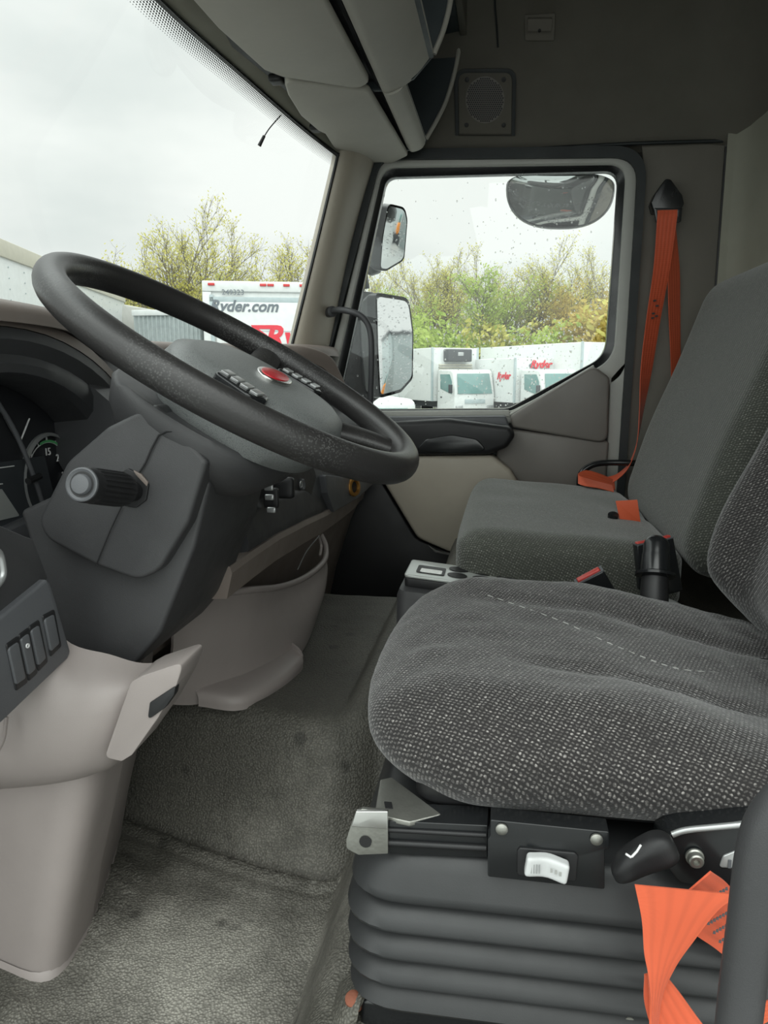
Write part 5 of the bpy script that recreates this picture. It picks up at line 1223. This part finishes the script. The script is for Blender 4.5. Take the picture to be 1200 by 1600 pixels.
for k, (i_, px_, dep, s_) in enumerate(((0, 560, 44, 1.1), (0, 605, 46, 1.05), (0, 650, 44, 1.15), (0, 690, 46, 1.1), (0, 725, 45, 1.0), (1, 760, 46, 1.15), (0, 800, 46, 1.0), (1, 835, 46, 1.1), (0, 870, 45, 1.1), (2, 905, 46, 1.25), (2, 940, 45, 1.3), (1, 975, 45, 1.3), (2, 1010, 46, 1.3))):
    f_ = sp3[i_]
    if su[i_]: f_ = f_.copy(); col.objects.link(f_)
    su[i_] = True
    p = gpos(px_, dep); r_ = empty('shrub', p, ('bright green', 'yellow-green', 'ochre')[i_]+' undergrowth shrub, '+ORD[k]+' from left below the side window trees', 'shrub', 'undergrowth outside the side window')
    r_.scale = (s_, s_, s_); r_.rotation_euler = (0, 0, k*.9); f_.parent = r_
    stm = fin(cyl_bm(V(0, 0, 0), V(.1, 0, 2.2), .09, .03, 6), 'stem', M['bark'], None) if k == 0 else stm0.copy()
    if k == 0: stm0 = stm
    else: col.objects.link(stm)
    stm.parent = r_

# ------------------------------------------------------------------ mirrors on the cab
def nmat(n_, upish=V(0, 0, 1)):
    n_ = Vector(n_).normalized(); r_ = upish.cross(n_).normalized(); u_ = n_.cross(r_); return Matrix((r_, u_, n_)).transposed()
def door_mirror(name, lab, outline_px, Yc, nrm, depth_, grp=None):
    """outline seen by the viewer placed on the mirror's own plane through its centre"""
    c_px = (sum(p[0] for p in outline_px)/len(outline_px), sum(p[1] for p in outline_px)/len(outline_px)); c = at(*c_px, Y=Yc); n_ = Vector(nrm).normalized()
    def onp(a, b, off=0):
        d = FW+RT*((a-600)/FPX)+UP*((800-b)/FPX); return EYE+d*((c+n_*off-EYE).dot(n_)/d.dot(n_))
    o = empty(name, c, lab, 'mirror', grp)
    lp = rp([(onp(p[0], p[1]), p[2] if len(p) > 2 else .02) for p in outline_px], n=6)
    cc = sum(lp, V(0, 0, 0))/len(lp)
    R_ = [(0, 1.0, -.0), (.012, 1.045, 0), (-.02, 1.06, 0), (-depth_*.6, .98, 0), (-depth_*.95, .78, 0), (-depth_*1.02, .4, 0)]
    ls = [[cc+(p-cc)*s_+n_*d_ for p in lp] for d_, s_, _ in R_]
    fin(loft_bm(ls), 'housing', M['gloss'], o, angle=50)
    # slightly domed glass
    g_ = [[cc+(p-cc)*s_+n_*(.0125+.0008*(1-s_**2)) for p in lp] for s_ in (.97, .8, .6, .4, .2, .02)]
    fin(loft_bm(g_), 'mirror_glass', M['mirror'], o, angle=70)
    return o, c, n_
mo, mc, mn = door_mirror('door_mirror', 'big black exterior door mirror with rain drops, lower of the two', [(584, 461, .02), (634, 469, .035), (641, 520, .1), (640, 590, .03), (622, 610, .03), (590, 619, .015), (586, 540, .2)], 2.62, (.80, -.60, .0), .10)
fin(prism_bm(px([(540, 462, .03), (560, 455, .03), (584, 456), (592, 620), (566, 640, .02), (540, 650), (520, 640)], .01, Y=2.66), (0, .05, 0)), 'side_housing', M['black'], mo, bevel=.012)
m2, mc2, mn2 = door_mirror('door_mirror', 'small wide angle exterior door mirror, upper of the two', [(603, 320, .02), (628, 326, .03), (632, 345, .05), (627, 405, .03), (600, 421, .02), (590, 420, .015), (594, 370, .2)], 2.60, (.78, -.60, -.16), .08)
fin(prism_bm(px([(575, 330, .02), (600, 318, .02), (606, 330), (592, 424), (575, 430, .02), (566, 420)], .01, Y=2.63), (0, .05, 0)), 'side_housing', M['black'], m2, bevel=.012)
arm = fin(tube_bm([mc+V(-.10, .05, .20), mc+V(-.12, .03, .35), mc2+V(-.09, .05, -.10)], .012, 8), 'mirror_arm', M['black'], mo)
km = empty('kerb_mirror', at(875, 305, Y=2.50), 'wide rounded kerb mirror hanging outside above the side window', 'mirror')
Mk = nmat((0, -.80, -.60))
def kb_(p):
    p.x *= 1.0; 
    return p
kc = at(876, 302, Y=2.52)
lp = []
for k in range(48):
    t = 2*pi*k/48; sy = sin(t)
    a, b2 = 876+83*math.copysign(abs(cos(t))**.8, cos(t)), 296+(54 if sy > 0 else 24)*math.copysign(abs(sy)**(.9 if sy > 0 else .6), sy)
    q = at(a, b2, Y=2.52); lp.append(q+V(0, -(q.z-at(876, 296, Y=2.52).z)*.55, 0))
cc = sum(lp, V(0, 0, 0))/len(lp)
fin(loft_bm([[cc+(p-cc)*s_+V(0, y_, 0) for p in lp] for s_, y_ in ((1.0, 0), (1.03, .01), (1.02, .03), (.8, .07), (.4, .09))]), 'housing', M['gloss'], km, angle=50)
fin(loft_bm([[cc+(p-cc)*s_+V(0, -.001-.012*(1-s_**2), 0) for p in lp] for s_ in (.985, .88, .75, .6, .45, .3, .15, .02)]), 'mirror_glass', M['mirror'], km, angle=70)
tube('mirror_stay', [at(842, 258, Y=2.5), at(842, 240, Y=2.42), at(842, 226, Y=2.40)], .02, M['gloss'], km, 10)
# outside of the door and cab skirt (seen in the kerb mirror)
S(box('trim_14', (-.62, 2.345, -.5), (.74, 2.375, .58), M['truck_white']))

# ------------------------------------------------------------------ rain
rnd = random.Random(11); bm = bmesh.new()
def drop(p, nrm, r, el=1.0, bm=bm):
    nrm = Vector(nrm).normalized(); u = nrm.cross(V(0, 0, 1)); u = u.normalized() if u.length > .01 else V(1, 0, 0); w_ = nrm.cross(u)
    rings = [[bm.verts.new(p+(u*cos(t)+w_*sin(t)*el)*r*s+nrm*r*h) for t in [2*pi*k/8 for k in range(8)]] for s, h in ((1, 0), (.85, .28), (.5, .46))]
    for a, b2 in zip(rings, rings[1:]):
        for i in range(8): bm.faces.new((a[i], a[(i+1) % 8], b2[(i+1) % 8], b2[i]))
    bm.faces.new(rings[-1]); bm.faces.new(rings[0][::-1])
for k in range(1500):
    if rnd.random() < .55: px_, py_ = rnd.gauss(825, 55), rnd.uniform(340, 635)
    else: px_, py_ = rnd.uniform(550, 960), rnd.uniform(272, 638)
    if not (545 < px_ < 962 and 272 < py_ < 636): continue
    if px_ > 800 and py_ > 634-(px_-800)*.55: continue
    if px_ < 600-(py_-280)*.19: continue
    dens = .25+.75*sst(330, 560, py_)
    if rnd.random() > dens: continue
    drop(at(px_, py_, Y=2.3125), (0, 1, 0), rnd.choice((.0009, .0012, .0016, .0022)), rnd.uniform(1, 1.6))
o = fin(bm, 'raindrops', M['water'], None); tag(o, 'clear rain drops beaded on the passenger side window', 'raindrops', kind='stuff')
bm = bmesh.new()
for (mc_, mn_, R2, n_d) in ((mc, mn, .19, 320), (mc2, mn2, .07, 90)):
    r3 = V(0, 0, 1).cross(mn_).normalized(); u3 = mn_.cross(r3)
    for k in range(n_d):
        q = mc_+r3*rnd.uniform(-.10, .10)*(1 if R2 > .1 else .5)+u3*rnd.uniform(-R2, R2)*.85+mn_*(.0150 if R2 > .1 else .0150)
        drop(q, mn_, rnd.choice((.001, .0014, .002)), 1.1, bm)
for k in range(160):
    q = at(rnd.uniform(538, 584), rnd.uniform(462, 635), Y=2.659); drop(q, (0, -1, 0), rnd.choice((.001, .0016, .0024)), 1.2, bm)
for k in range(260):
    t = rnd.uniform(0, 1); f_ = rnd.uniform(-1, 1)
    a = 876+82*f_; q = at(a, 348-48*abs(f_)**2.2-rnd.uniform(0, 12), Y=2.500+.012*abs(f_)); drop(q, (0, -1, -.3), rnd.choice((.001, .0016, .0022)), 1.1, bm)
o = fin(bm, 'raindrops', M['water'], None); tag(o, 'rain drops clinging to the exterior mirrors', 'raindrops', kind='stuff')
